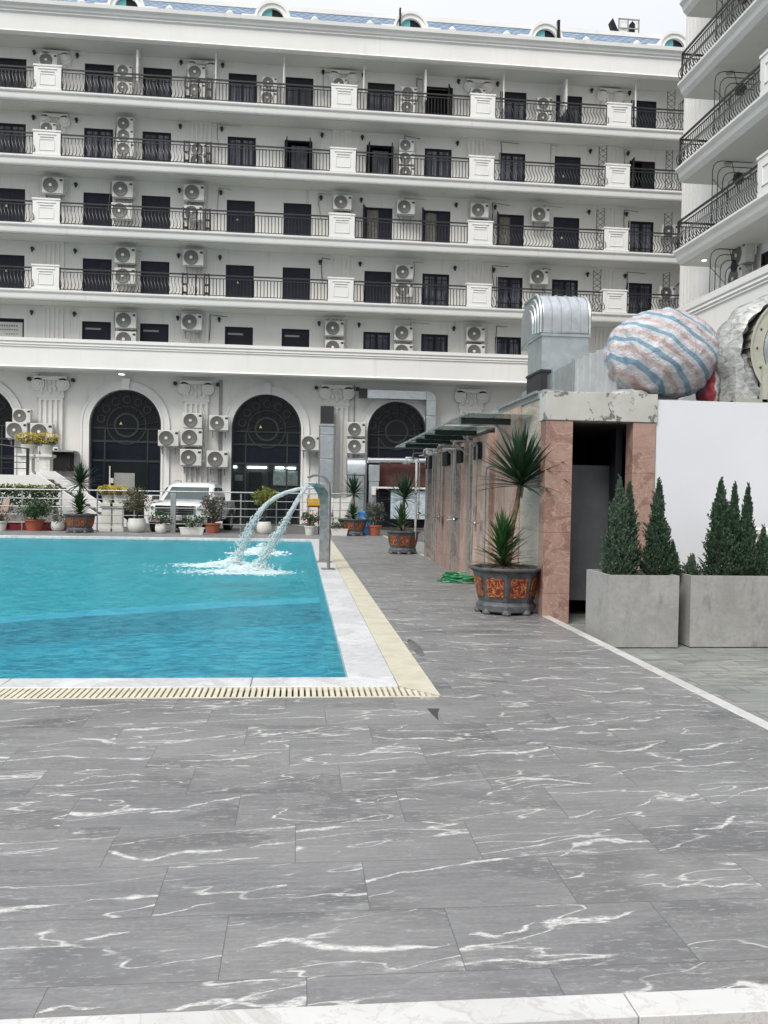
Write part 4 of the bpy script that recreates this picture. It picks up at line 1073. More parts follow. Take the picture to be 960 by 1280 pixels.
for y, z, rc, bg, lab in ((14.4, 2.50, .42, True, 'nearest steel wall shower with a wide round head'), (16.35, 2.53, .38, False, 'second steel wall shower from the big potted palm'),
    (18.2, 2.56, .38, False, 'third steel wall shower along the marble wall'), (19.95, 2.56, .38, False, 'fourth steel wall shower, beside the last vent window'),
    (21.4, 2.50, .34, False, 'farthest steel wall shower at the end of the marble wall')): shower(y, z, rc, bg, lab)
# green standpipe with crooked top
t_ = thing('standpipe', 'thin grey green standpipe with crooked top behind the big palm', 'pipe', (3.0, 13.9, 0), world=True)
wpart(MB().tube([(3.05, 13.7, 0), (3.05, 13.7, 1.95), (3.07, 13.7, 2.03), (3.12, 13.7, 2.06), (3.2, 13.7, 2.06)], .022, 8), 'pipe', M['steeldull'], t_)
# end frame of pale pipe near the far end
t_ = thing('pipe_stand', 'white bent pipe stand at the far end of the showers', 'pipe', (3.0, 22.2, 0), world=True)
wpart(MB().tube([(3.1, 22.3, 0), (3.1, 22.3, 2.4), (3.06, 22.3, 2.5), (2.98, 22.3, 2.54), (2.8, 22.3, 2.54)], .03, 8), 'pipe', M['pipewhite'], t_)

# hose coil
m = MB(); cx, cy_ = 2.62, 13.15; cc = atZ(572, 727, 0); cx, cy_ = cc.x+.05, cc.y+.1
for k_ in range(9):
    r = .26+.05*random.uniform(-1, 1); ox, oy = random.uniform(-.07, .07), random.uniform(-.12, .12); z = .012+.011*k_; ph = random.uniform(0, 6)
    m.tube([(cx+ox+r*math.cos(a)*(1+.12*math.sin(2*a+ph)), cy_+oy+r*1.6*math.sin(a)*(1+.1*math.cos(3*a+ph)), z+.012*math.sin(3*a+ph)+.012) for a in [2*PI*i/28 for i in range(29)]], .012, 6)
m.tube([(cx-.2, cy_-.3, .014), (cx-.35, cy_-.25, .013), (cx-.42, cy_-.05, .013), (cx-.3, cy_+.1, .013)], .012, 6)
tag(m.build('garden_hose', M['green_hose']), 'coiled green garden hose lying beside the big dragon pot', 'hose')

# ------------------------------------------------------------------ ROOF PLANT
# goose neck duct
d = thing('gooseneck_duct', 'galvanised gooseneck duct with rounded hood on a black connector', 'duct', (4.85, 15.8, 2.86), world=True)
x0, x1, y0, y1 = 4.50, 5.42, 15.6, 16.6
wpart(MB().box(x0+.1, x1-.1, y0+.1, y1-.1, 2.86, 3.55), 'duct_base', M['galv'], d)
wpart(MB().box(x0, x1-.0, y0, y1, 3.5, 3.95).box(x0-.02, x1+.02, y0-.02, y1+.02, 3.93, 3.97), 'black_connector', M['blackrubber'], d)
wpart(MB().box(x0+.86, x0+.90, y0-.024, y0-.012, 3.6, 3.75), 'tag', M['acwhite'], d) if False else wpart(MB().box(x0+.5, x0+.56, y0-.014, y0-.002, 3.74, 3.84), 'tag', M['acwhite'], d)
wpart(MB().box(x0+.01, x1-.01, y0+.01, y1-.01, 3.972, 4.62).box(x0-.02, x1+.02, y0-.02, y1+.02, 4.60, 4.65), 'duct_box', M['galv'], d)
m = MB(); n = 14; zc = 4.66; r_ = .50
prof = [(y0, zc)]+[(y0+.5-.5*math.cos(PI*.5*i/n), zc+.28+.52*math.sin(PI*.5*i/n)) for i in range(n+1)]+[(y1+.25, zc+.80), (y1+.55, zc+.55), (y1+.55, zc-.1), (y1+.2, zc)]
m.prism(prof, 0, x0, x1); hd = wpart(m, 'hood', M['foil'], d, .03, angle=50)
m = MB()
for k_ in range(1, 5):
    xx = x0+(x1-x0)*k_/5
    m.tube([(xx, a-.006, b+.006) for a, b in prof[:n+3]], .012, 4)
for s_, f_ in ((x0-.01, 1), (x1+.01, -1)): m.tube([(s_, a, b) for a, b in prof[:n+3]], .025, 6)
wpart(m, 'seam', M['galv'], hd)
m = MB()
for k_ in range(4):
    sc_ = 1-.13*k_
    m.tube([(x0-.02-.03*k_, y0+.55+(a-y0-.55)*sc_, zc+(b-zc)*sc_) for a, b in prof[:n+2]], .03, 6)
wpart(m, 'side_rib', M['galv'], hd)
# long horizontal duct
d = thing('roof_duct', 'long galvanised air duct sloping along the roof edge to the wrapped fan', 'duct', (4.6, 13.5, 2.86), world=True)
D_ = [(atY(652, 492, 17.5), 17.5), (atY(692, 464, 15.2), 15.2), (atY(716, 452, 14.0), 14.0)]
def dsec(p, y, wd_, zb=2.9): return [(p.x, y, zb), (p.x+wd_, y, zb), (p.x+wd_, y, p.z), (p.x, y, p.z)]
m = MB(); m.ring([dsec(p, y, .8) for p, y in D_])
p, y = D_[2]; m.ring([[(p.x-.03, y+dy, 2.88), (p.x+.86, y+dy, 2.88), (p.x+.86, y+dy, p.z+.04), (p.x-.03, y+dy, p.z+.04)] for dy in (-.01, -.09)])
p, y = D_[1]; m.ring([[(p.x-.03, y+dy, 2.88), (p.x+.84, y+dy, 2.88), (p.x+.84, y+dy, p.z+.04), (p.x-.03, y+dy, p.z+.04)] for dy in (.04, -.04)])
wpart(m, 'duct_section', M['galv'], d)
E_ = [(D_[2][0], 13.89), (atY(742, 441, 13.1), 13.1), (atY(772, 428, 12.3), 12.3)]
m = MB(); m.ring([dsec(p, y, .8) for p, y in E_])
for k_ in range(6):
    f = (k_+.5)/6*2; a, b = E_[int(f)], E_[int(f)+1]; g_ = f-int(f); p = a[0].lerp(b[0], g_); y = a[1]+(b[1]-a[1])*g_
    m.ring([[(p.x-.012, y+dy, 2.89), (p.x+.82, y+dy, 2.89), (p.x+.82, y+dy, p.z+.015), (p.x-.012, y+dy, p.z+.015)] for dy in (.012, -.012)])
wpart(m, 'plastic_wrapped_section', M['ductwrap'], d)
# tarp wrapped fan
def blob(center, rad, seed, crease=.09, sub=5, sq=0, lower=None, folds=0):
    import bmesh
    bm = bmesh.new(); bmesh.ops.create_icosphere(bm, subdivisions=sub, radius=1)
    for v in bm.verts:
        p = v.co.copy(); n1 = mn.fractal(p*1.3+Vector((seed, 0, 0)), 1, 2, 4); n2 = mn.noise(p*3.5+Vector((0, seed, 0)))
        rid = 1-abs(mn.noise(Vector((p.x*2.2+seed, p.y*2.2, p.z*1.0)))*2)
        s = 1+crease*(n1*.6+n2*.25)+crease*.5*max(0, rid-.5)
        p = Vector((p.x*rad[0], p.y*rad[1], p.z*rad[2]))*s
        if folds: p *= 1+folds*(mn.noise(Vector((math.atan2(v.co.y, v.co.x)*2.6, v.co.z*.8, seed+4)))+.5*abs(mn.noise(Vector((v.co.x*5+v.co.z*3, v.co.y*5, seed)))))
        if lower is not None and p.z < lower: p.z = lower+(p.z-lower)*.12
        v.co = p
    m = MB(); bm.verts.index_update(); m.v = [tuple(Vector(center)+v.co) for v in bm.verts]; m.f = [tuple(v.index for v in f.verts) for f in bm.faces]; bm.free(); return m
d = thing('wrapped_fan', 'big rooftop fan wrapped in blue, red and white striped tarpaulin', 'wrapped fan', (5.35, 12.2, 2.86), world=True)
ctr = (5.37, 12.25, 3.70)
wpart(blob(ctr, (.80, .82, .68), 3.1, .12, 6, lower=-.60, folds=.055), 'tarpaulin', M['tarp'], d, angle=60, origin=ctr)
m = MB(); m.box(4.6, 6.2, 11.75, 12.9, 2.862, 2.93); wpart(m, 'base_frame', M['steeldull'], d)
ct2 = (4.72, 12.0, 3.0); wpart(blob(ct2, (.35, .35, .14), 8.2, .35, 4), 'tarpaulin_hem', M['plastic'], d, origin=ct2)
d = thing('tarp_bundle', 'dark red and green striped tarpaulin bundle between the two rooftop fans', 'tarp bundle', (6.15, 12.2, 2.86), world=True)
ct3 = (6.20, 12.0, 3.24); wpart(blob(ct3, (.34, .42, .42), 5.5, .25, 5, folds=.08), 'bundle', M['tarp2'], d, origin=ct3)
# second blower in clear plastic
d = thing('plastic_wrapped_blower', 'round blower wrapped in crumpled clear plastic at the right edge', 'blower', (6.9, 11.6, 2.86), world=True)
bc = Vector((6.98, 11.5, 3.68))
m = MB()
def ringy(m, c, ro, ri, y0, y1, n=40):
    o_ = [(c.x+ro*math.cos(2*PI*i/n), c.z+ro*math.sin(2*PI*i/n)) for i in range(n)]; i_ = [(c.x+ri*math.cos(2*PI*i/n), c.z+ri*math.sin(2*PI*i/n)) for i in range(n)]
    for a in range(n):
        b = (a+1) % n
        m.ring([[(o_[a][0], y0, o_[a][1]), (o_[b][0], y0, o_[b][1]), (o_[b][0], y1, o_[b][1]), (o_[a][0], y1, o_[a][1])],
                [(i_[a][0], y0, i_[a][1]), (i_[b][0], y0, i_[b][1]), (i_[b][0], y1, i_[b][1]), (i_[a][0], y1, i_[a][1])]], True, False)
ringy(m, bc, .78, .60, 11.2, 11.26); ringy(m, bc, .80, .765, 11.18, 11.9)
rg = wpart(m, 'flange_ring', M['olive'], d)
m = MB()
for k_ in range(16): a = 2*PI*k_/16; m.disc((bc.x+.69*math.cos(a), 11.2, bc.z+.69*math.sin(a)), .014, 8, 1, -.012)
wpart(m, 'bolt', M['blackiron'], rg)
m = MB(); m2 = MB()
n = 30
m.ring([[(bc.x+r_*math.cos(2*PI*i/n), y_, bc.z+r_*math.sin(2*PI*i/n)) for i in range(n)] for r_, y_ in ((.60, 11.22), (.52, 11.10), (.50, 10.95), (.42, 10.93), (.10, 11.05))], True, False)
wpart(m, 'inlet_cone', M['foil'], d)
m = MB(); m.ring([[(bc.x+r_*math.cos(2*PI*i/n), y_, bc.z+r_*math.sin(2*PI*i/n)) for i in range(n)] for r_, y_ in ((.77, 11.27), (.77, 12.1), (.1, 12.15))], True, False); wpart(m, 'drum', M['olive'], d)
m = MB(); rg_ = []
for i, (r_, y_) in enumerate(((.70, 11.262), (.735, 11.19), (.80, 11.24), (.84, 11.3), (.86, 11.5), (.85, 11.75), (.78, 11.95), (.6, 12.1), (.1, 12.15))):
    rg_.append([(bc.x-.10+(r_*(1+.05*mn.noise(Vector((k*.55, i*.6, 3))))+.02*math.sin(k*2.3+i))*math.cos(2*PI*k/48)*1.12, y_, bc.z+r_*(1+.05*mn.noise(Vector((k*.55, i*.6, 3))))*math.sin(2*PI*k/48)) for k in range(48)])
m.ring(rg_, True, False); wpart(m, 'plastic_wrap', M['plastic'], d, angle=70)
m = MB(); m.box(6.36, 6.44, 11.15, 11.23, 2.93, 3.45); m.box(5.98, 9.2, 11.15, 11.23, 2.90, 2.97); m.box(7.6, 7.68, 11.15, 11.23, 2.97, 3.2); m.box(6.0, 9.2, 11.8, 11.9, 2.88, 2.95); wpart(m, 'stand', M['olive'], d)
m = MB(); m.box(6.02, 6.34, 11.25, 11.7, 2.96, 3.42); m.lathe([(.02, 3.42), (.15, 3.42), (.16, 3.55), (.10, 3.62), (.02, 3.63)], (6.2, 11.45, 0), 14); wpart(m, 'wrapped_motor', M['plastic'], d)
wpart(MB().box(5.9, 9.2, 11.2, 11.9, 2.86, 2.9), 'skid', M['blackrubber'], d)

# ------------------------------------------------------------------ DUCTS AND COUNTER AT THE THIRD ARCH
d = thing('vertical_duct', 'tall grey sheet metal duct with open dark top beside the fluted pilaster', 'duct', (1.35, 42.7, 0), world=True)
m = MB()
for z0, z1 in ((1.0, 2.1), (2.12, 3.3), (3.32, 4.5), (4.52, 4.95)): m.box(1.02, 1.68, 42.5, 43.05, z0, z1)
wpart(m, 'duct_section', M['galv'], d, .01)
wpart(MB().box(.98, 1.72, 42.46, 43.09, 4.96, 5.06), 'collar', M['galv'], d)
m = MB(); m.box(1.02, 1.68, 42.5, 43.0, 5.06, 5.95); wpart(m, 'dark_mouth', M['blackrubber'], d)
m = MB(); m.tube([(.98, 42.5, 0), (.98, 42.5, 5.0)], .03, 4); m.tube([(1.72, 42.5, 0), (1.72, 42.5, 5.0)], .03, 4); wpart(m, 'corner_angle', M['steeldull'], d)
d = thing('elbow_duct', 'shiny metal elbow duct rising beside the left edge of the ducted arch', 'duct', (2.8, 42.2, 0), world=True)
m = MB()
for z0, z1 in ((.0, .9), (.92, 1.7), (1.72, 2.5)): m.box(2.42, 3.22, 41.9, 42.7, z0, z1)
wpart(m, 'duct_section', M['galv'], d, .01)
m = MB(); m.prism([(41.85, 2.52), (41.85, 3.0), (41.95, 3.25), (42.15, 3.38), (42.9, 3.4), (42.9, 2.52)], 0, 2.36, 3.28); wpart(m, 'elbow', M['foil'], d, .02)
d = thing('arch_duct', 'square metal duct running over the third arch and bending down its right side', 'duct', (5, 42.8, 0), world=True)
wpart(MB().box(2.95, 3.35, 42.6, 43.05, 6.45, 6.9), 'dark_mouth', M['blackrubber'], d)
m = MB(); m.box(3.36, 6.35, 42.6, 43.05, 6.42, 6.85); wpart(m, 'duct_section', M['foil'], d, .01)
m = MB(); m.prism([(6.36, 6.85), (6.55, 6.83), (6.72, 6.73), (6.83, 6.58), (6.86, 6.38), (6.36, 6.38), (6.36, 6.42)], 1, 42.6, 43.05); wpart(m, 'elbow', M['galv'], d)
m = MB()
for z0, z1 in ((4.9, 5.6), (5.62, 6.37), (4.0, 4.88)): m.box(6.38, 6.86, 42.6, 43.05, z0, z1)
wpart(m, 'duct_drop', M['galv'], d, .01)
d = thing('chrome_pipe', 'round shiny pipe running level across the third arch above the counter', 'pipe', (4.9, 41, 3.2), world=True)
wpart(MB().tube([(3.3, 41, 3.22), (6.5, 41, 3.26)], .13, 14), 'pipe', M['foil'], d)
m = MB()
for xx in (3.32, 4.3, 5.3, 6.3): m.tube([(xx, 41, 3.22), (xx+.06, 41, 3.222)], .15, 14)
wpart(m, 'joint_ring', M['galv'], d)
wpart(MB().tube([(4.3, 41, 3.2), (4.3, 43, 3.2)], .03, 6).tube([(6.0, 41, 3.2), (6.0, 43, 3.2)], .03, 6), 'support', M['steeldull'], d)
d = thing('small_duct', 'narrow galvanised duct with white outlet box left of the counter', 'duct', (3.6, 41, 0), world=True)
m = MB(); m.box(3.40, 3.85, 40.85, 41.3, 0, 2.2); m.box(3.38, 3.87, 40.83, 41.32, 2.21, 3.0); wpart(m, 'duct_section', M['galv'], d, .01)
wpart(MB().box(3.5, 3.7, 40.78, 40.83, 1.55, 1.95), 'outlet_box', M['trim'], d)
d = thing('serving_counter', 'outdoor counter with stained pale blue board, white shelf and maroon back panel', 'counter', (4.9, 40.2, 0), world=True)
wpart(MB().box(4.35, 6.1, 39.95, 40.0, .42, 1.78), 'front_board', M['paleblue'], d, .01)
wpart(MB().box(3.65, 6.2, 39.8, 40.5, 1.86, 1.94), 'shelf', M['trim'], d)
wpart(MB().box(3.9, 6.4, 41.4, 41.45, 1.95, 3.1), 'back_panel', M['maroon'], d)
m = MB()
for xx in (3.75, 4.25, 6.12): m.box(xx, xx+.06, 40.02, 40.08, 0, 1.86)
m.box(3.7, 6.2, 40.45, 40.5, 0, 1.8); wpart(m, 'frame', M['frame'], d)

# ------------------------------------------------------------------ TERRACE AND STAIR (left)
st = thing('terrace_stair', 'white raised terrace with dark tread stair descending to the right', 'stairs', (-10, 36, 0), world=True)
wpart(MB().box(-20, -10.95, 35.8, 39.5, -.1, 2.1), 'terrace_wall', M['trim'], st)
wpart(MB().box(-10.94, -10.0, 37.2, 39.5, -.1, 2.1), 'landing', M['trim'], st)
def stringer(y0, y1, dz=0):
    m = MB(); m.prism([(-10.95, 2.14+dz), (-10.6, 2.14+dz), (-7.65, .16+dz), (-7.65, -.1), (-10.95, -.1)], 1, y0, y1); return m
wpart(stringer(35.8, 35.98), 'stringer', M['trim'], st)
m = MB(); m.prism([(-10.9, 2.3), (-10.3, 2.3), (-7.3, .28), (-7.3, .0), (-10.9, .0)], 1, 37.0, 37.15); wpart(m, 'stringer', M['trim'], st)
m = MB(); nst = 12
for k_ in range(nst):
    xx = -10.6+k_*(2.95/nst); zz = 2.0-(k_+.3)*2.0/nst; m.box(xx, xx+.30, 36.0, 36.98, max(-.1, zz-.16), zz)
wpart(m, 'tread', simple('dark_granite_tread', (.10, .10, .10), .5, 0, .4, 9), st)
br = thing('terrace_rail', 'black bar railing on the white terrace at the left edge', 'railing', (-11.6, 35.9, 2.1), world=True)
m = MB()
for xx in (-14, -12.5, -11.05): m.box(xx-.05, xx+.05, 35.85, 35.95, 2.1, 3.2)
wpart(m, 'post', M['blackiron'], br)
m = MB()
m.tube([(-14, 35.9, 3.35), (-12.4, 35.9, 3.35), (-11.05, 35.9, 3.18)], .03, 6)
for zz in (2.35, 2.6, 2.85): m.box(-14, -11.05, 35.88, 35.92, zz, zz+.03)
wpart(m, 'rail', M['blackiron'], br)

def leafcloud(m, n, fn, size, aspect=1.8, seed=1, updown=.3):
    rnd = random.Random(seed)
    for i in range(n):
        p, nr = fn(rnd); p = Vector(p)
        d = Vector((rnd.gauss(0,1), rnd.gauss(0,1), rnd.gauss(0,1)*.8+updown)).normalized()
        if nr is not None: d = (d+Vector(nr)*1.2).normalized()
        s = size*rnd.uniform(.6, 1.3); a = d.cross(Vector((rnd.gauss(0,1), rnd.gauss(0,1), rnd.gauss(0,1)))).normalized(); e = d*s*aspect
        m.add([p, p+e*.5+a*s*.45, p+e, p+e*.5-a*s*.45], [(0,1,2,3)])
    return m
def ballfn(c, rx, ry, rz, hollow=.55, lumps=0, seed=0):
    c = Vector(c); rr = random.Random(seed)
    L = [(Vector((rr.gauss(0,1), rr.gauss(0,1), rr.gauss(0,1))).normalized(), rr.uniform(.3, .55)) for _ in range(lumps)]
    def fn(rnd):
        if lumps and rnd.random() < .8:
            d, s = L[rnd.randrange(lumps)]; u = Vector((rnd.gauss(0,1), rnd.gauss(0,1), rnd.gauss(0,1))).normalized()*(s*rnd.uniform(.5, 1)); v = d*.62+u
        else:
            v = Vector((rnd.gauss(0,1), rnd.gauss(0,1), rnd.gauss(0,1))).normalized()*rnd.uniform(hollow, 1)
        return c+Vector((v.x*rx, v.y*ry, v.z*rz)), v*.6
    return fn
def ped(x, y, z, lab, h=1.0, w=.42):
    t = thing('flower_pedestal', lab, 'pedestal', (x, y, z), group='white flower pedestals')
    m = MB(); m.box(-w*.5, w*.5, -w*.5, w*.5, 0, .14*h); m.box(-w*.42, w*.42, -w*.42, w*.42, .14*h, .2*h); m.build('base', M['ceramic'], t, .01)
    m = MB(); m.box(-w*.36, w*.36, -w*.36, w*.36, .2*h, .82*h); m.box(-w*.22, w*.22, -w*.37, w*.37, .3*h, .72*h); m.build('shaft', M['ceramic'], t, .01)
    m = MB(); m.box(-w*.44, w*.44, -w*.44, w*.44, .82*h, .88*h); m.box(-w*.54, w*.54, -w*.54, w*.54, .88*h, h); m.build('cap', M['ceramic'], t, .01)
    return t
def mumpot(x, y, z, lab, s=1.0, sd=1):
    t = thing('flower_pot', lab, 'flower pot', (x, y, z), group='yellow chrysanthemum pots')
    MB().lathe([(.0, 0), (.17*s, 0), (.20*s, .06*s), (.26*s, .34*s), (.28*s, .36*s), (.24*s, .36*s), (.22*s, .30*s), (.0, .30*s)], n=18).build('pot', M['ceramic'], t)
    leafcloud(MB(), 420, ballfn((0,0,.48*s), .42*s, .42*s, .20*s, .3, 5, sd), .06*s, 1.4, sd).build('leaves', M['bushdull'], t)
    leafcloud(MB(), 520, ballfn((0,0,.60*s), .47*s, .47*s, .22*s, .8, 0, sd), .05*s, 1.0, sd+3, .8).build('flowers', M['mum'], t); return t
for px, py, lab, sd in ((29, 568, 'left of the two pedestals on the white terrace', 1), (52, 572, 'right of the two pedestals on the white terrace', 2)):
    p = atY(px, 594, 37.0); ped(p.x, 37.6, 2.1, 'white pedestal, '+lab, .92, .62)
    mumpot(p.x, 37.6, 3.02, 'yellow flower pot on the '+lab, 1.15, sd)
for px, lab, sd in ((134, 'left white pedestal behind the fence beside the bush', 3), (148, 'right white pedestal behind the fence beside the bush', 4)):
    p = atY(px, 640, 34.2); ped(p.x, 34.2, -.1, lab, 1.15, .5)
    mumpot(p.x, 34.2, 1.05, f"yellow flower pot on the {'left' if sd==3 else 'right'} pedestal behind the fence", .85, sd)
def box_fn(x0, x1, y0, y1, z0, z1):
    def fn(r): return (r.uniform(x0, x1), r.uniform(y0, y1), z1-(z1-z0)*r.random()**1.8), None
    return fn
h_ = thing('hedge', 'low clipped green hedge in front of the white terrace wall', 'hedge', (-11, 34.6, 0), world=True)
wpart(leafcloud(MB(), 5200, box_fn(-16, -9.5, 34.2, 35.2, .6, 1.55), .085, 1.6, 5), 'foliage', M['bush'], h_)
wpart(leafcloud(MB(), 1200, box_fn(-16, -9.5, 34.2, 35.0, 1.4, 1.68), .07, 1.5, 6), 'new_leaves', M['bushyellow'], h_)
wpart(MB().box(-16, -9.6, 34.4, 35.1, -.1, .9), 'trough', M['concrete'], h_)
rb = thing('red_box', 'long low dark red box behind the fence at the left', 'box', (-10.5, 33.4, -.1), world=True)
wpart(MB().box(-11.6, -8.9, 33.3, 33.9, -.1, .24), 'body', M['redcloth'], rb, .01); wpart(MB().box(-11.63, -8.87, 33.27, 33.93, .24, .28), 'lid', M['redcloth'], rb, .01)
lb = thing('leaning_board', 'narrow pinkish board leaning behind the fence at the far left', 'board', (-10.9, 33.6, 0), world=True)
m = MB(); m.ring([[(-11.35, 33.15, .05), (-11.0, 33.15, .05), (-11.0, 33.19, .05), (-11.35, 33.19, .05)], [(-11.12, 33.3, 1.15), (-10.88, 33.3, 1.15), (-10.88, 33.34, 1.15), (-11.12, 33.34, 1.15)]]); wpart(m, 'panel', M['pinklight'], lb)
m = MB(); m.tube([(-11.0, 33.16, .05), (-10.88, 33.32, 1.15)], .02, 4); wpart(m, 'edge', M['frame'], lb)
cab = thing('wall_cabinet', 'small dark cabinet with white side on the wall above the stair', 'cabinet', (-10, 43, 3), world=True)
p = atY(76, 577, 43); wpart(MB().box(p.x-.25, p.x+.55, 42.6, 43.3, p.z-.45, p.z+.45), 'body', M['dark'], cab); wpart(MB().box(p.x-.5, p.x+.75, 42.4, 43.35, p.z+.46, p.z+.53).box(p.x-.45, p.x-.26, 42.6, 43.3, p.z-.45, p.z+.45), 'top', M['greypanel'], cab)

# ------------------------------------------------------------------ FENCE
fn_ = thing('pool_fence', 'thin grey metal railing along the far side of the pool', 'fence', (-4, 32.85, 0), world=True)
FYY = 32.85
xsp = [-14.6, -13.2, -11.75, -10.3, -8.88, -7.56, -6.2, -3.5, -2.21, -.85, .35, 1.6]
for xx in xsp: wpart(MB().box(xx-.022, xx+.022, FYY-.022, FYY+.022, -.02, 1.5), 'post', M['steeldull'], fn_)
wpart(MB().box(-4.85, -4.65, FYY-.06, FYY+.06, -.02, 1.47), 'wide_post', M['steeldull'], fn_, .01)
for zz, r in ((1.5, .028), (1.17, .016), (.87, .016), (.57, .016), (.27, .016)): wpart(MB().tube([(-15.5, FYY-.03, zz), (2.2, FYY-.03, zz+.06)], r, 6), 'rail', M['steeldull'], fn_)

# ------------------------------------------------------------------ PLANTS AND POTS
def blade(m, base, az, el, L, w, droop, seg=5, fold=.25):
    d = Vector((math.cos(az)*math.cos(el), math.sin(az)*math.cos(el), math.sin(el))); side = Vector((-math.sin(az), math.cos(az), 0)); p = Vector(base)
    rows = []
    for i in range(seg+1):
        t = i/seg; ww = w*(.55+.9*t if t < .35 else (1-t)**.8*1.25)*.5; up = side.cross(d).normalized()*-1
        rows.append((p-side*ww+up*ww*fold, p.copy(), p+side*ww+up*ww*fold))
        p = p+d*(L/seg); d = (d+Vector((0,0,-droop*(.4+t)/seg))).normalized()
    vs = [v for r in rows for v in r]; fs = []
    for i in range(seg): b = i*3; fs += [(b, b+1, b+4, b+3), (b+1, b+2, b+5, b+4)]
    m.add(vs, fs)
def palmhead(m, c, n, L, w, seed, elmin=-25, elmax=85, droop=.45, stem=.12):
    r = random.Random(seed)
    for i in range(n):
        t = (i+.5)/n; el = R(elmin+(elmax-elmin)*t**.85+r.uniform(-7, 7)); az = i*2.39996+r.uniform(-.2, .2)
        blade(m, Vector(c)+Vector((0,0,-stem*(1-t))), az, el, L*r.uniform(.78, 1.08)*(1 if el < R(60) else .92), w*r.uniform(.8, 1.15), droop*r.uniform(.4, 1.3)*(1-t*.55), 6)
    return m
def dragonpot(t, R_=.5, H=.62):
    n = 8; rot = PI/8
    def oct_(r, z): return [Vector((r*math.cos(rot+2*PI*k/n), r*math.sin(rot+2*PI*k/n), z)) for k in range(n)]
    m = MB(); prof = [(R_*.72, .035*H), (R_*.82, .07*H), (R_*.82, .19*H), (R_*.74, .26*H), (R_*.78, .32*H), (R_*.92, .88*H), (R_*1.0, .93*H), (R_*1.05, .955*H), (R_*1.05, H), (R_*.96, H), (R_*.93, .90*H), (R_*.3, .86*H)]
    m.ring([oct_(r, z) for r, z in prof]); m.build('tub', M['potstone'], t, .006)
    for k in range(8):
        m = MB(); a = rot+2*PI*k/8; c_ = Vector((math.cos(a)*R_*.74, math.sin(a)*R_*.74, 0)); m.lathe([(.02, 0), (.055*R_*2, 0), (.065*R_*2, .04*H), (.05*R_*2, .10*H), (.02, .15*H)], c_, 8); m.build('foot', M['potstone'], t)
    for k in range(8):
        a = 2*PI*(k+.0)/8+PI/4*0; a = PI/4*k
        rm0, rm1 = R_*.80, R_*.905; c8 = math.cos(PI/8)
        def pt(u, v, dd):  # u across, v up
            z = H*(.38+.41*v); rr = (R_*(.78+.14*((z/H-.32)/.56)))*c8+dd; hw = rr*math.tan(PI/8)*.70*u
            return Vector((rr*math.cos(a)-hw*math.sin(a), rr*math.sin(a)+hw*math.cos(a), z))
        m = MB(); cen = pt(0, .5, .0)
        m.add([pt(-1, 0, .004), pt(1, 0, .004), pt(1, 1, .004), pt(-1, 1, .004), pt(-1, 0, .016), pt(1, 0, .016), pt(1, 1, .016), pt(-1, 1, .016)], [(4,5,6,7),(0,1,5,4),(1,2,6,5),(2,3,7,6),(3,0,4,7)])
        m.build('relief_panel', M['relief'], t, 0, cen)
    m = MB(); r = random.Random(3); k = 24
    m.ring([[Vector((R_*q*math.cos(2*PI*i/k), R_*q*math.sin(2*PI*i/k), H*(.90+zz)+.012*r.random())) for i in range(k)] for q, zz in ((.93, 0), (.7, .035), (.35, .10), (.05, .14))], True, True)
    m.build('soil', M['soil'], t, 0)
def palmpot(loc, lab, trunk, head, low, seed, R_=.5, H=.62, rz=0, s=1):
    t = thing('potted_palm', lab, 'potted palm', loc, rz, 'palms in dragon relief pots'); t.scale = (s, s, s)
    dragonpot(t, R_, H)
    m = MB(); m.tube(trunk, [.05-.0035*i for i in range(len(trunk))], 10)
    for i in range(1, len(trunk)): m.tube([Vector(trunk[i])-Vector((0,0,.012)), Vector(trunk[i])], .054-.0035*i, 10)
    m.build('trunk', M['bark'], t)
    palmhead(MB(), trunk[-1], head[0], head[1], head[2], seed, head[3], 86, head[4]).build('crown', M['palm'], t)
    m = MB(); r = random.Random(seed+5)
    for i in range(low[0]):
        tt = i/low[0]; zz = H*.95+low[1]*tt*.75; az = i*2.4+r.uniform(-.3, .3); el = R(r.uniform(-5, 35)+55*tt)
        blade(m, (low[4]+.02*math.cos(az), .02*math.sin(az), zz), az, el, low[2]*r.uniform(.7, 1.1)*(1.1-.35*tt), low[3], .5*(1-tt), 5)
    m.tube([(low[4], 0, H*.9), (low[4], 0, H*.95+low[1]*.7)], .025, 6)
    m.build('lower_shoot', M['dracaena'], t)
    return t
# the big one
palmpot((2.80, 11.15, 0), 'large potted palm nearest the camera, red dragon pot by the marble wall',
        [(.0, 0, .55), (.03, 0, .78), (.04, 0, 1.0), (.09, .02, 1.25), (.14, .02, 1.45), (.17, .02, 1.66), (.19, .02, 1.82)], (125, .80, .085, -4, .50), (125, .62, .50, .055, -.06), 11, .49, .62, R(10))
palmpot((2.78, 22.4, 0), 'medium potted palm in dragon pot beside the grey end panel of the showers',
        [(0, 0, .55), (.02, 0, .8), (.02, 0, 1.1), (.0, 0, 1.35), (.03, 0, 1.55)], (80, .78, .07, -12, .4), (70, .7, .5, .055, -.04), 21, .46, .60, R(0), 1.0)
palmpot((2.07, 32.0, 0), 'small palm in dragon pot behind the pool corner beside the steel spouts',
        [(0, 0, .5), (0, 0, .9), (0, 0, 1.3), (0, 0, 1.66)], (76, .78, .09, -20, .6), (90, .55, .42, .08, -.02), 31, .56, .62, R(22))
palmpot((-7.88, 31.6, 0), 'palm in dragon pot at left before the white stair',
        [(0, 0, .5), (.02, 0, 1.0), (.0, 0, 1.5), (.0, 0, 1.85)], (80, .84, .10, -25, .6), (130, .8, .5, .10, -.02), 41, .60, .66, R(15))

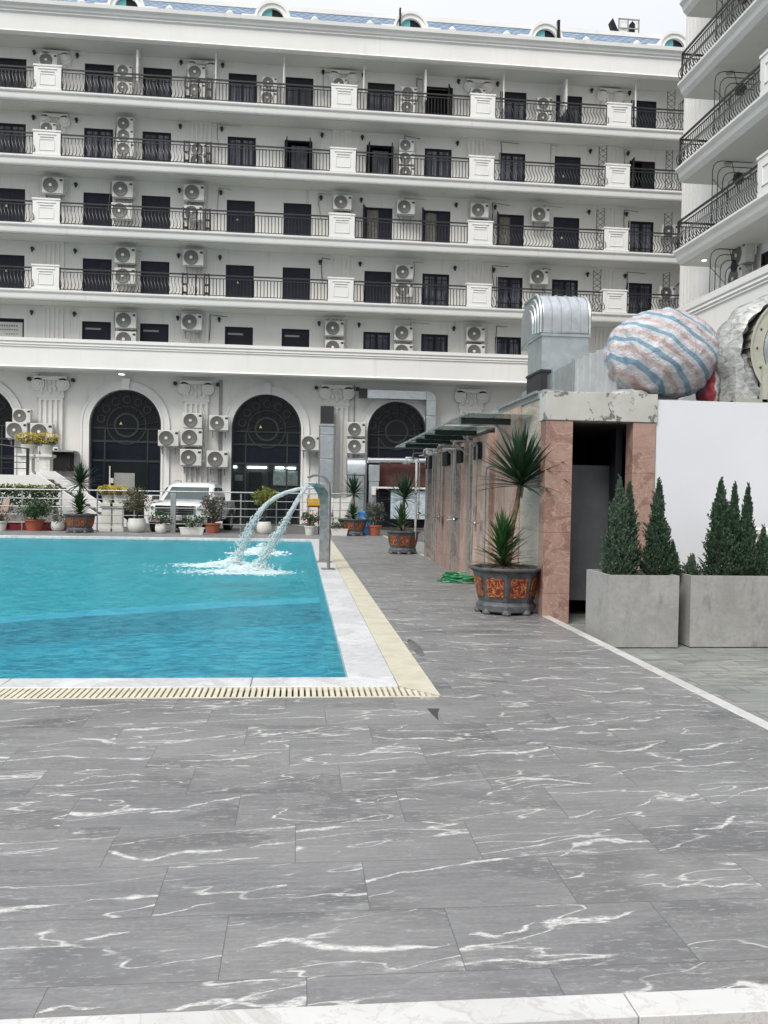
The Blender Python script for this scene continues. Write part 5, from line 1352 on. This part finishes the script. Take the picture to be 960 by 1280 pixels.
def roundpot(m, r, h, style):
    if style == 'round': prof = [(0, 0), (.62*r, 0), (.88*r, .16*h), (1.0*r, .42*h), (1.0*r, .68*h), (.88*r, .95*h), (.86*r, h), (.78*r, h), (.76*r, .9*h), (0, .88*h)]
    else: prof = [(0, 0), (.66*r, 0), (.90*r, .84*h), (.92*r, .85*h), (1.02*r, .86*h), (1.02*r, h), (.9*r, h), (.86*r, .88*h), (0, .86*h)]
    return m.lathe(prof, n=24)
def bushpot(px, pyb, ptop, lab, style, r, h, mat, crown, seed, flowers=None, stems=6, leaf=.05, n=900, dens=.2):
    p = atZ(px, pyb, 0); y = p.y+r; ratio = p.x/p.y; x = ratio*y
    H = atY(px, ptop, y).z
    t = thing('potted_shrub', lab, 'potted plant', (x, y, 0), group='potted plants along the pool fence')
    if style == 'trough':
        m = MB(); m.ring([[(sx*r*q, sy_*.14*q, z) for sx, sy_ in ((-1,-1),(1,-1),(1,1),(-1,1))] for q, z in ((.86, 0), (.97, .85*h), (1.03, .86*h), (1.03, h), (.93, h), (.9, .85*h))]); m.build('trough', M['ceramic'], t, .008)
    else: roundpot(MB(), r, h, style if style != 'terra' else 'taper').build('pot', M['terracotta'] if style == 'terra' else M['ceramic'], t)
    MB().lathe([(0, h*.86), (r*.8, h*.86), (.4*r, h*.9), (0, h*.92)], n=14).build('soil', M['soil'], t) if style != 'trough' else None
    cw, ch = crown; rr = random.Random(seed); cz = H-ch
    m = MB()
    for i in range(stems):
        a = rr.uniform(0, 6.28); e = Vector((math.cos(a)*cw*.6*rr.random(), math.sin(a)*cw*.6*rr.random(), cz+ch*.5*rr.random()))
        m.tube([(0,0,h*.85), (e.x*.3, e.y*.3, (h+cz)/2), e], [.018, .012, .006], 5)
    m.build('stems', M['greenstem'], t)
    leafcloud(MB(), n, ballfn((0,0,cz), cw, cw*.9, ch, dens, 11, seed), leaf, 1.9, seed).build('foliage', mat, t)
    if flowers: leafcloud(MB(), 45, ballfn((0,0,cz+ch*.1), cw, cw, ch*.9, .7, 0, seed), leaf*1.1, 1.1, seed+9).build('blossom', flowers, t)
    return t
bushpot(43, 664, 622, 'bushy green shrub in a wide terracotta pot, leftmost terracotta', 'terra', .38, .42, M['bush'], (.62, .5), 1, n=1800)
bushpot(1, 664, 630, 'thin plant in white pot cut by the left edge', 'taper', .24, .36, M['bushgrey'], (.4, .4), 2, n=300)
bushpot(72, 664, 638, 'sparse shrub in small white pot between terracotta and dragon pots', 'round', .24, .36, M['bushgrey'], (.42, .38), 3, n=420, leaf=.045)
bushpot(171, 666, 607, 'olive brown bush in a big round white pot left of the pickup', 'round', .34, .52, M['bushdull'], (.62, .52), 4, n=1600, leaf=.05, dens=.3)
bushpot(201, 667, 638, 'small leafy plant with pink blossoms in white pot before the pickup', 'round', .21, .34, M['bush'], (.42, .3), 5, M['pinkflower'], n=420)
bushpot(240, 669, 642, 'flat white trough with low plants in front of the pickup', 'trough', .44, .26, M['bush'], (.5, .26), 6, n=420)
bushpot(266, 667, 617, 'tall flowering shrub in terracotta pot at the right of the pickup', 'terra', .30, .38, M['bushgrey'], (.46, .56), 7, M['pinkflower'], n=900, leaf=.06)
bushpot(330, 668, 610, 'yellow green round bush in big round white pot under the jets', 'round', .28, .46, M['bushyellow'], (.52, .36), 8, n=1900, leaf=.055, dens=.4)
bushpot(352, 668, 652, 'small round white pot beside the bigger one under the jets', 'round', .18, .3, M['bushgrey'], (.15, .12), 18, n=60)
bushpot(387, 669, 638, 'small plant with red flowers in white pot left of the steel spouts', 'taper', .22, .34, M['bush'], (.38, .34), 9, M['redflower'], n=500)
bushpot(424, 670, 648, 'low plant in white trough just right of the steel spouts', 'trough', .32, .26, M['bush'], (.38, .24), 10, n=300)
bushpot(468, 670, 625, 'grey green shrub in terracotta pot beside the pool corner palm', 'terra', .28, .40, M['bushgrey'], (.42, .50), 12, n=1300, leaf=.045)

# yellow planter and small table behind
p = atY(392, 627, 33.4); t_ = thing('yellow_planter', 'yellow plastic tub with red rim on a stand behind the fence', 'planter', (p.x, 33.5, 0))
MB().ring([[(sx*.30*q, sy_*.2*q, z) for sx, sy_ in ((-1,-1),(1,-1),(1,1),(-1,1))] for q, z in ((.85, 1.08), (1, 1.36), (.9, 1.36), (.8, 1.12))]).build('tub', M['yellow'], t_, .02)
MB().box(-.27, .27, -.18, .18, 1.02, 1.08).build('rim', M['redcloth'], t_)
m = MB(); 
for sx in (-.22, .22): m.box(sx-.02, sx+.02, -.02, .02, -.1, 1.02)
m.box(-.22, .22, -.02, .02, .5, .54); m.build('stand', M['frame'], t_)
p = atY(424, 630, 34.5); t_ = thing('draped_table', 'dark side table draped with white cloth behind the fence', 'table', (p.x, 34.6, -.1))
MB().box(-.42, .42, -.3, .3, .75, .8).box(-.4, -.36, -.3, .3, 0, .75).box(.36, .4, -.3, .3, 0, .75).build('frame', M['maroon'], t_)
m = MB(); m.ring([[(-.2, -.31, .5), (.1, -.33, .4), (.1, -.36, .4), (-.2, -.34, .5)], [(-.3, -.2, 1.45), (.5, -.2, 1.55), (.5, -.26, 1.55), (-.3, -.26, 1.45)]]); m.ring([[(-.4, -.25, .9), (-.3, -.3, .9), (-.3, -.33, .9), (-.4, -.28, .9)], [(-.36, -.2, 1.5), (-.24, -.25, 1.5), (-.24, -.28, 1.5), (-.36, -.23, 1.5)]]); m.build('cloth', M['ceramic'], t_)
p = atY(457, 640, 35.5); t_ = thing('blue_drum', 'blue plastic drum behind the corner palm pot', 'drum', (p.x, 35.5, -.1))
MB().lathe([(0, 0), (.30, 0), (.32, .1), (.32, .3), (.335, .32), (.32, .34), (.32, .62), (.335, .64), (.32, .66), (.32, .9), (.28, .95), (0, .95)], n=20).build('body', M['blueplastic'], t_)
MB().lathe([(0, .95), (.05, .95), (.05, .99), (0, .99)], (.15, 0, 0), 10).build('bung', M['blueplastic'], t_)

# ------------------------------------------------------------------ CONCRETE PLANTERS WITH CONIFERS
def planter(x0, x1, y0, y1, h, lab):
    t = thing('concrete_planter', lab, 'planter', ((x0+x1)/2, (y0+y1)/2, -.088), group='concrete planters by the white wall')
    hx, hy = (x1-x0)/2, (y1-y0)/2; th = .035
    m = MB(); m.box(-hx, hx, -hy, -hy+th, 0, h); m.box(-hx, hx, hy-th, hy, 0, h); m.box(-hx, -hx+th, -hy+th+.0005, hy-th-.0005, 0, h-.001); m.box(hx-th, hx, -hy+th+.0005, hy-th-.0005, 0, h-.001)
    m.build('box', M['concrete'], t)
    MB().box(-hx+th+.002, hx-th-.002, -hy+th+.002, hy-th-.002, .4, h-.06).build('soil', M['soil'], t)
    return t
planter(3.42, 4.23, 9.02, 9.75, .80, 'left concrete planter by the doorway, holding three conifers')
planter(4.38, 5.6, 9.05, 9.78, .80, 'right concrete planter cut by the photo edge, in front of the white wall')
def cypress(x, y, z0, h, rad, lab, seed, mat, n=3600, tip=.0):
    t = thing('potted_conifer', lab, 'conifer', (x, y, z0), group='small conifers in the concrete planters')
    m = MB(); m.tube([(0,0,0), (.01, 0, h*.5), (0, 0, h*.97)], [.022, .014, .004], 6); m.build('trunk', M['greenstem'], t)
    r = random.Random(seed); m = MB()
    nspr = n//11
    for i in range(nspr):
        tt = (i+r.random())/nspr; zz = h*(.02+.93*tt**1.05); prof = ((1-tt)**.92*1.0*(.85+.15*math.sin(tt*17+seed*2))+.03)
        if tt < .10: prof *= .75+2.5*tt
        az = r.uniform(0, 2*PI); rr = rad*prof*(.35+.75*r.random()**.6+.25*r.random()**6)*(1+.30*mn.noise(Vector((math.cos(az)*1.6+seed, math.sin(az)*1.6, zz*3.2))))
        base = Vector((math.cos(az)*rr*.45, math.sin(az)*rr*.45, zz-.05)); tipv = Vector((math.cos(az)*rr, math.sin(az)*rr, zz+.05+.09*r.random()**3))
        d = tipv-base; L = d.length+.02; dn = d.normalized(); s = dn.cross(Vector((0,0,1))).normalized(); u = s.cross(dn)
        for k in range(11):
            f = .25+.75*k/11; b = base+d*f; sd = (s*r.uniform(-1, 1)+u*r.uniform(-.9, .9)+dn*.9+Vector((0,0,.5))).normalized(); l = .042*r.uniform(.6, 1.3)*(1.15-.4*f); w = .0085*r.uniform(.7, 1.3)
            c = sd.cross(Vector((r.random(), r.random(), r.random()))).normalized()*w
            m.add([b-c*.5, b+sd*l*.5-c, b+sd*l, b+sd*l*.5+c], [(0,1,2,3)])
    m.build('foliage', mat, t)
    return t
zs_ = .64
def onpl(px): return atY(px, 700, 9.35).x
cypress(onpl(771), 9.32, zs_, 1.11, .27, 'front left conifer of the left concrete planter, the paler one', 1, M['cypress2'], 9500)
cypress(onpl(791), 9.5, zs_, 1.08, .20, 'middle conifer of the left planter, in front of the dark doorway', 2, M['cypress'], 8000)
cypress(onpl(821), 9.34, zs_, 1.08, .25, 'right conifer of the left planter, against the right pink column', 3, M['cypress'], 9000)
cypress(onpl(898), 9.34, zs_, 1.13, .25, 'left tall conifer of the right concrete planter', 4, M['cypress'], 9000)
cypress(onpl(920), 9.42, zs_, 1.08, .17, 'middle slim conifer of the right concrete planter', 5, M['cypress'], 7500)
cypress(onpl(932), 9.34, zs_, 1.06, .17, 'right slim conifer of the right concrete planter', 6, M['cypress'], 7500)
cypress(onpl(950), 9.30, zs_, .56, .16, 'short bushy conifer at the right end of the right planter', 7, M['cypress'], 3800)
cypress(onpl(838), 9.30, zs_, .36, .13, 'low shoot at the right end of the left planter', 8, M['cypress'], 2200)
cypress(onpl(862), 9.30, zs_, .20, .15, 'low tuft at the left end of the right planter', 9, M['cypress2'], 1500)

# ------------------------------------------------------------------ POOL SPOUTS AND WATER
def ribbon(m, pts, w, th, wd=Vector((0,1,0))):
    rings = []
    pts = [Vector(p) for p in pts]; ww = w if isinstance(w, (list, tuple)) else [w]*len(pts)
    for i, p in enumerate(pts):
        d = (pts[min(i+1, len(pts)-1)]-pts[max(i-1, 0)]).normalized(); n = d.cross(wd).normalized()
        rings.append([p-wd*ww[i]/2-n*th/2, p+wd*ww[i]/2-n*th/2, p+wd*ww[i]/2+n*th/2, p-wd*ww[i]/2+n*th/2])
    return m.ring(rings)
t_ = thing('pool_spout', 'wide flat brushed steel column spout at the pool side', 'pool spout', (.60, 19.2, 0), world=True)
wdA = Vector((.96, -.28, 0)).normalized()
m = MB(); ribbon(m, [(.60, 19.2, 0), (.60, 19.2, 1.25), (.59, 19.15, 1.42), (.54, 19.1, 1.56), (.46, 19.0, 1.68), (.38, 18.95, 1.74)], [.24, .24, .24, .24, .23, .22], .07, wdA); wpart(m, 'neck', M['steel'], t_, .012)
wpart(MB().box(.42, .78, 19.05, 19.35, .004, .02), 'base_plate', M['steel'], t_)
m = MB(); ribbon(m, [(.375, 18.93, 1.745), (.30, 18.9, 1.79), (.22, 18.88, 1.80)], [.22, .24, .26], .03, wdA); wpart(m, 'lip', M['chrome'], t_)
t_ = thing('pool_spout', 'slim dark steel post spout with curved top, nearer than the wide column', 'pool spout', (.63, 17.4, 0), world=True)
m = MB(); ribbon(m, [(.63, 17.4, 0), (.63, 17.4, 1.55), (.61, 17.4, 1.74), (.54, 17.38, 1.87), (.44, 17.36, 1.93), (.30, 17.34, 1.93), (.18, 17.32, 1.88)], [.30]*7, .045, Vector((.12, .99, 0)).normalized()); wpart(m, 'neck', M['steel'], t_, .01)
wpart(MB().box(.48, .76, 17.2, 17.6, .004, .018), 'base_plate', M['steel'], t_)
def jet(path, Yd, w0, w1, lab, seed, breakup=.45):
    P = [atY(px, py, Yd+dy) for px, py, dy in path]
    p0, p1 = P[0], P[-1].copy(); P[-1].z = zw; p1.z = zw
    t = thing('water_jet', lab, 'water jet', (p0.x, p0.y, 0), world=True)
    N = 34; r = random.Random(seed)
    def at(u):
        u = max(0., min(.99999, u))*(len(P)-1); i = int(u); f = u-i
        a, b, c, d = P[max(i-1, 0)], P[i], P[i+1], P[min(i+2, len(P)-1)]
        return .5*((2*b)+(c-a)*f+(2*a-5*b+4*c-d)*f*f+(3*b-a-3*c+d)*f**3)
    m = MB(); rings = []
    end = breakup
    for i in range(N+1):
        u = end*i/N; q = at(u); d = (at(u+.01)-at(u-.01)).normalized(); a = d.cross(Vector((0,0,1))).normalized(); b = a.cross(d)
        wa = w0+(w1-w0)*u/end; wb = .028+.03*u/end; rg = []
        for k in range(14):
            th = 2*PI*k/14; j = 1+.38*mn.noise(Vector((k*.8, i*.34, seed)))
            rg.append(q+a*math.cos(th)*wa*j+b*math.sin(th)*wb*j)
        rings.append(rg)
    m.ring(rings); wpart(m, 'clear_stream', M['jet'], t, angle=80)
    m = MB()
    for i in range(1500):
        u = end*.72+(1-end*.72)*r.random()**.8; q = at(min(1, u)); sp = .015+.075*((u-end*.72)/(1-end*.72))
        q += Vector((r.gauss(0, sp), r.gauss(0, sp*.9), r.gauss(0, sp*.7)))
        s = r.uniform(.006, .022); d = (at(u+.01)-at(u-.01)).normalized()*s*r.uniform(1, 2.6)
        if q.z < zw: q.z = zw+.01
        a = d.cross(Vector((r.random(), r.random(), r.random()))).normalized()*s*.6; b = a.cross(d).normalized()*s*.6
        m.add([q-d, q+a, q+b, q-a, q-b, q+d], [(0,1,2),(0,2,3),(0,3,4),(0,4,1),(5,2,1),(5,3,2),(5,4,3),(5,1,4)])
    wpart(m, 'white_spray', M['splash'], t, angle=180)
    # foam patch, a low uneven mound of droplets
    m = MB()
    for i in range(7500):
        a = r.uniform(0, 2*PI); q = abs(r.gauss(0, .5)); el = Vector((math.cos(a)*.62*q, math.sin(a)*.62*q, 0)); 
        if el.x < 0: el.x *= 2.1
        if abs(mn.noise(Vector((el.x*4, el.y*7, seed)))) > .36+.12*(1-min(q, 1)): continue
        s = r.uniform(.006, .024)*(1.25-.5*min(1, q)); pz = zw+abs(r.gauss(0, .07))*max(0, 1-q*1.4)+.004
        c = Vector((p1.x, p1.y, 0))+el; c.z = pz
        m.add([c+Vector((-s*1.7, 0, 0)), c+Vector((0, -s, 0)), c+Vector((s*1.7, 0, 0)), c+Vector((0, s, 0)), c+Vector((0, 0, s*.7))], [(0,1,4),(1,2,4),(2,3,4),(3,0,4)])
    wpart(m, 'foam', M['splash'], t, angle=180)
    return t
jet([(386,606,0),(377,617,0),(366,636,0),(352,660,0),(336,686,0),(320,716,0)], 17.4, .085, .06, 'lower nearer water jet falling from the slim post spout', 5, .52)
jet([(392,610,0),(374,611,0),(352,618,0),(332,632,0),(316,654,0),(304,680,0),(294,707,0)], 18.9, .085, .075, 'upper longer water jet arcing from the wide column spout', 9, .60)
# small third splash behind
m = MB(); r = random.Random(2)
for i in range(900):
    a = r.uniform(0, 2*PI); q = abs(r.gauss(0, .5)); c = Vector((-.98+.65*q*math.cos(a), 22.6+.8*q*math.sin(a), zw+.01+abs(r.gauss(0, .09))*max(0, 1-q))); s = r.uniform(.015, .04)
    m.add([c+Vector((-s*1.6, 0, 0)), c+Vector((0, -s, 0)), c+Vector((s*1.6, 0, 0)), c+Vector((0, s, 0)), c+Vector((0, 0, s))], [(0,1,4),(1,2,4),(2,3,4),(3,0,4)])
sp = m.build('splash_foam', M['splash'], None, angle=180); sp['kind'] = 'stuff'

# ------------------------------------------------------------------ PICKUP TRUCK
tk = thing('pickup_truck', 'white pickup truck parked behind the fence, facing the pool', 'pickup truck', (-4.37, 36.2, -.1), R(-8))
tk.scale = (1.25, 1.06, 1.12)
def half(pts, y): return [Vector((x, y, z)) for x, z in pts]+[Vector((-x, y, z)) for x, z in reversed(pts)]
def sect(y, hw, zl, zb, zt, crown=.05):
    return half([(0.0001, zl), (hw*.86, zl), (hw*.97, zl+.10), (hw*1.0, zb-.18), (hw*.985, zb), (hw*.95, zt-.05), (hw*.86, zt), (hw*.45, zt+crown*.8), (0.0001, zt+crown)], y)
m = MB()
m.ring([sect(-2.62, .70, .50, .80, .96, .02), sect(-2.58, .82, .42, .80, 1.00, .03), sect(-2.40, .92, .36, .86, 1.04, .05), sect(-1.9, .945, .36, .9, 1.09, .07), sect(-1.35, .945, .36, .92, 1.13, .08), sect(-1.15, .945, .36, .92, 1.12, .02),
        sect(.9, .945, .36, .92, 1.12, .0), sect(1.0, .945, .40, .92, 1.14, -.02), sect(2.55, .935, .45, .92, 1.15, -.02), sect(2.65, .90, .5, .9, 1.1, -.02)])
m.build('body', M['carwhite'], tk, angle=40)
m = MB()
def cabr(z, yf, yr, hw, rc=.12): return [Vector((x, y, z)) for x, y in ((-hw+rc, yf), (hw-rc, yf), (hw, yf+rc*1.4), (hw, yr-rc), (hw-rc, yr), (-hw+rc, yr), (-hw, yr-rc), (-hw, yf+rc*1.4))]
m.ring([cabr(1.08, -1.32, 1.0, .90), cabr(1.35, -.98, .97, .865), cabr(1.66, -.56, .90, .78), cabr(1.78, -.36, .80, .70), cabr(1.815, -.1, .6, .52)])
m.build('cab', M['carwhite'], tk, angle=30)
def quad3(m, a, b, c, d, off): 
    a, b, c, d = map(Vector, (a, b, c, d)); n = (b-a).cross(d-a).normalized()*off; m.add([a, b, c, d, a+n, b+n, c+n, d+n], [(4,5,6,7),(0,1,5,4),(1,2,6,5),(2,3,7,6),(3,0,4,7)])
m = MB(); m.ring([[Vector((x, y-.012, z)) for x, y, z in ((-.74, -1.265, 1.125), (.74, -1.265, 1.125), (.62, -.60, 1.63), (-.62, -.60, 1.63))], [Vector((x, y-.03, z+.02)) for x, y, z in ((-.72, -1.25, 1.14), (.72, -1.25, 1.14), (.60, -.62, 1.615), (-.60, -.62, 1.615))]]); m.build('windscreen', M['carglass'], tk)
m = MB()
for s in (-1, 1):
    ringA = [Vector((s*(.905), -1.0, 1.14)), Vector((s*.905, -.08, 1.14)), Vector((s*.795, -.08, 1.64)), Vector((s*.80, -.52, 1.63)), Vector((s*.84, -.75, 1.5))]
    ringB = [Vector((s*(.905), -.02, 1.14)), Vector((s*.905, .82, 1.14)), Vector((s*.795, .72, 1.62)), Vector((s*.795, -.02, 1.64))]
    for rg in (ringA, ringB): m.ring([rg, [v-Vector((s*.03, 0, 0)) for v in rg]])
m.build('side_window', M['carglass'], tk)
m = MB(); m.box(-.56, .56, -2.66, -2.55, .66, .98); m.ring([[Vector((x, -2.665, z)) for x, z in ((-.50, .64), (.50, .64), (.60, .98), (-.60, .98))], [Vector((x, -2.5, z)) for x, z in ((-.50, .64), (.50, .64), (.60, .98), (-.60, .98))]])
gr = m.build('grille', M['blackrubber'], tk)
m = MB()
for zz in (.72, .80, .88, .955): m.box(-.55, .55, -2.69, -2.667, zz, zz+.028)
m.box(-.62, -.585, -2.68, -2.6, .66, .98); m.box(.585, .62, -2.68, -2.6, .66, .98); m.build('chrome_bar', M['chrome'], gr)
for s in (-1, 1):
    m = MB(); m.ring([[Vector((s*x, y, z)) for x, y, z in ((.60, -2.66, .80), (.60, -2.64, .97), (.88, -2.40, 1.04), (.93, -2.30, .92), (.86, -2.52, .80))], [Vector((s*x, y+.1, z)) for x, y, z in ((.60, -2.66, .80), (.60, -2.64, .97), (.86, -2.40, 1.02), (.90, -2.30, .92), (.84, -2.52, .80))]])
    hl = m.build('headlight', M['lens'], tk); MB().disc((s*.72, -2.60, .88), .055, 14, 1, -.03).build('lamp', M['chrome'], hl)
m = MB(); m.ring([[Vector((x, y, z)) for x, y in ((-.93, -2.42), (-.80, -2.66), (-.45, -2.74), (.45, -2.74), (.80, -2.66), (.93, -2.42), (.88, -2.35), (-.88, -2.35))] for z in (.40, .44, .60, .64)]); bp = m.build('bumper', M['carwhite'], tk, .01)
MB().box(-.40, .40, -2.752, -2.70, .42, .56).build('lower_intake', M['blackrubber'], bp)
MB().box(-.24, .24, -2.775, -2.758, .47, .60).build('number_plate', M['acwhite'], bp)
for s in (-1, 1): MB().disc((s*.68, -2.70, .52), .05, 12, 1, -.02).build('fog_lamp', M['lens'], bp)
for s in (-1, 1):
    m = MB(); m.ring([[Vector((s*x, y, z)) for y, z in ((-.98, 1.13), (-.80, 1.13), (-.78, 1.30), (-.95, 1.30))] for x in (.98, 1.02, 1.16, 1.19)]); m.build('mirror', M['blackrubber'], tk, .02)
    m = MB(); m.tube([(s*.60, -.35, 1.80), (s*.60, -.30, 1.86), (s*.60, .6, 1.87), (s*.60, .66, 1.81)], .018, 6); m.build('roof_rail', M['steeldull'], tk)
m = MB(); m.tube([(-.08, .0, 1.83), (-.08, .06, 1.92)], .012, 5); m.build('antenna', M['blackrubber'], tk)
for s in (-1, 1):
    for y in (-1.68, 1.62):
        m = MB(); m.ring([[Vector((s*x, y+r_*math.cos(2*PI*k/28), .39+r_*math.sin(2*PI*k/28))) for k in range(28)] for x, r_ in ((.72, .30), (.72, .385), (.76, .40), (.93, .40), (.962, .385), (.966, .27), (.93, .25))]); w = m.build('wheel', M['tyre'], tk)
        m = MB(); m.ring([[Vector((s*x, y+r_*math.cos(2*PI*k/24), .39+r_*math.sin(2*PI*k/24))) for k in range(24)] for x, r_ in ((.90, .25), (.955, .26), (.94, .20), (.93, .19))])
        for k in range(6): a = 2*PI*k/6; m.tube([(s*.945, y, .39), (s*.95, y+.23*math.cos(a), .39+.23*math.sin(a))], .028, 5)
        m.build('rim', M['steel'], w)
        m = MB(); o_ = arcpts(y, .42, .47, 16, -.15, PI+.15); i_ = arcpts(y, .42, .41, 16, -.15, PI+.15)
        m.ring([[(s*.90, a, b) for a, b in o_+i_[::-1]], [(s*.972, a, b) for a, b in o_+i_[::-1]]]); m.build('wheel_arch', M['blackrubber'], tk)
m = MB()
for s in (-1, 1):
    for y in (-.1, .0): pass
    m.box(s*.935, s*.952, -.2, -.08, .98, 1.01) if s > 0 else m.box(-.952, -.935, -.2, -.08, .98, 1.01)
    m.box(s*.935, s*.952, .65, .77, .98, 1.01) if s > 0 else m.box(-.952, -.935, .65, .77, .98, 1.01)
m.build('door_handle', M['chrome'], tk)
m = MB()
for s in (-1, 1):
    for y in (-1.05, -.05, .92): m.box(s*.93 if s > 0 else -.952, .952 if s > 0 else -.93, y, y+.012, .45, 1.1)
m.build('door_gap', M['blackrubber'], tk)

# ------------------------------------------------------------------ WORLD, SUN, CAMERA
w = bpy.data.worlds.new('World'); sc.world = w; w.use_nodes = True
nt = w.node_tree; nt.nodes.clear()
out = nt.nodes.new('ShaderNodeOutputWorld'); bg = nt.nodes.new('ShaderNodeBackground'); sky = nt.nodes.new('ShaderNodeTexSky')
sky.sky_type = 'NISHITA'; sky.sun_disc = False
SE, SA = R(50), R(218)          # elevation, compass azimuth measured from +Y clockwise
sky.sun_elevation = SE; sky.sun_rotation = SA; sky.air_density = 1.0; sky.dust_density = 4.0; sky.ozone_density = 1.0
hs = nt.nodes.new('ShaderNodeHueSaturation'); hs.inputs['Saturation'].default_value = .28
# overcast: even the sky out into a pale cloud sheet
mx = nt.nodes.new('ShaderNodeMix'); mx.data_type = 'RGBA'; mx.inputs[0].default_value = .9; mx.inputs[7].default_value = (5.25, 5.38, 5.72, 1)
tc = nt.nodes.new('ShaderNodeTexCoord'); nz = nt.nodes.new('ShaderNodeTexNoise'); nz.inputs['Scale'].default_value = 1.6; nz.inputs['Detail'].default_value = 5
mp = nt.nodes.new('ShaderNodeMapRange'); mp.inputs[1].default_value = .3; mp.inputs[2].default_value = .7; mp.inputs[3].default_value = .93; mp.inputs[4].default_value = 1.06
vm = nt.nodes.new('ShaderNodeVectorMath'); vm.operation = 'SCALE'
nt.links.new(sky.outputs[0], hs.inputs['Color']); nt.links.new(hs.outputs[0], mx.inputs[6]); nt.links.new(tc.outputs['Generated'], nz.inputs[0]); nt.links.new(nz.outputs[0], mp.inputs[0])
nt.links.new(mx.outputs[2], vm.inputs[0]); nt.links.new(mp.outputs[0], vm.inputs['Scale'])
sx = nt.nodes.new('ShaderNodeSeparateXYZ'); nt.links.new(tc.outputs['Generated'], sx.inputs[0])
gm = nt.nodes.new('ShaderNodeMapRange'); nt.links.new(sx.outputs[2], gm.inputs[0]); gm.inputs[1].default_value = 0; gm.inputs[2].default_value = 1; gm.inputs[3].default_value = .55; gm.inputs[4].default_value = 1.55
v2 = nt.nodes.new('ShaderNodeVectorMath'); v2.operation = 'SCALE'; nt.links.new(vm.outputs[0], v2.inputs[0]); nt.links.new(gm.outputs[0], v2.inputs['Scale'])
nt.links.new(v2.outputs[0], bg.inputs[0]); bg.inputs[1].default_value = .10
nt.links.new(bg.outputs[0], out.inputs[0])
sd = bpy.data.lights.new('sun', 'SUN'); sd.energy = 1.5; sd.angle = R(24); sd.color = (1, .955, .88)
so = bpy.data.objects.new('sun', sd); COL.objects.link(so)
dirv = Vector((math.sin(SA)*math.cos(SE), math.cos(SA)*math.cos(SE), math.sin(SE)))
so.rotation_euler = dirv.to_track_quat('Z', 'Y').to_euler()
cd = bpy.data.cameras.new('camera'); co = bpy.data.objects.new('camera', cd); COL.objects.link(co); sc.camera = co
cd.sensor_fit = 'AUTO'; cd.sensor_width = 36; cd.lens = 36*F/1280; cd.clip_start = .05; cd.clip_end = 1500
co.matrix_world = Matrix(((RT.x, UP.x, -FW.x, 0), (RT.y, UP.y, -FW.y, 0), (RT.z, UP.z, -FW.z, EYE), (0, 0, 0, 1)))
vs = sc.view_settings; vs.view_transform = 'Standard'; vs.look = 'None'; vs.gamma = 1; vs.use_curve_mapping = False; vs.exposure = 0.82
sc.cycles.max_bounces = 8; sc.cycles.transparent_max_bounces = 12; sc.cycles.use_denoising = True
for o in list(bpy.data.objects):
    if '_w' in o: del o['_w']
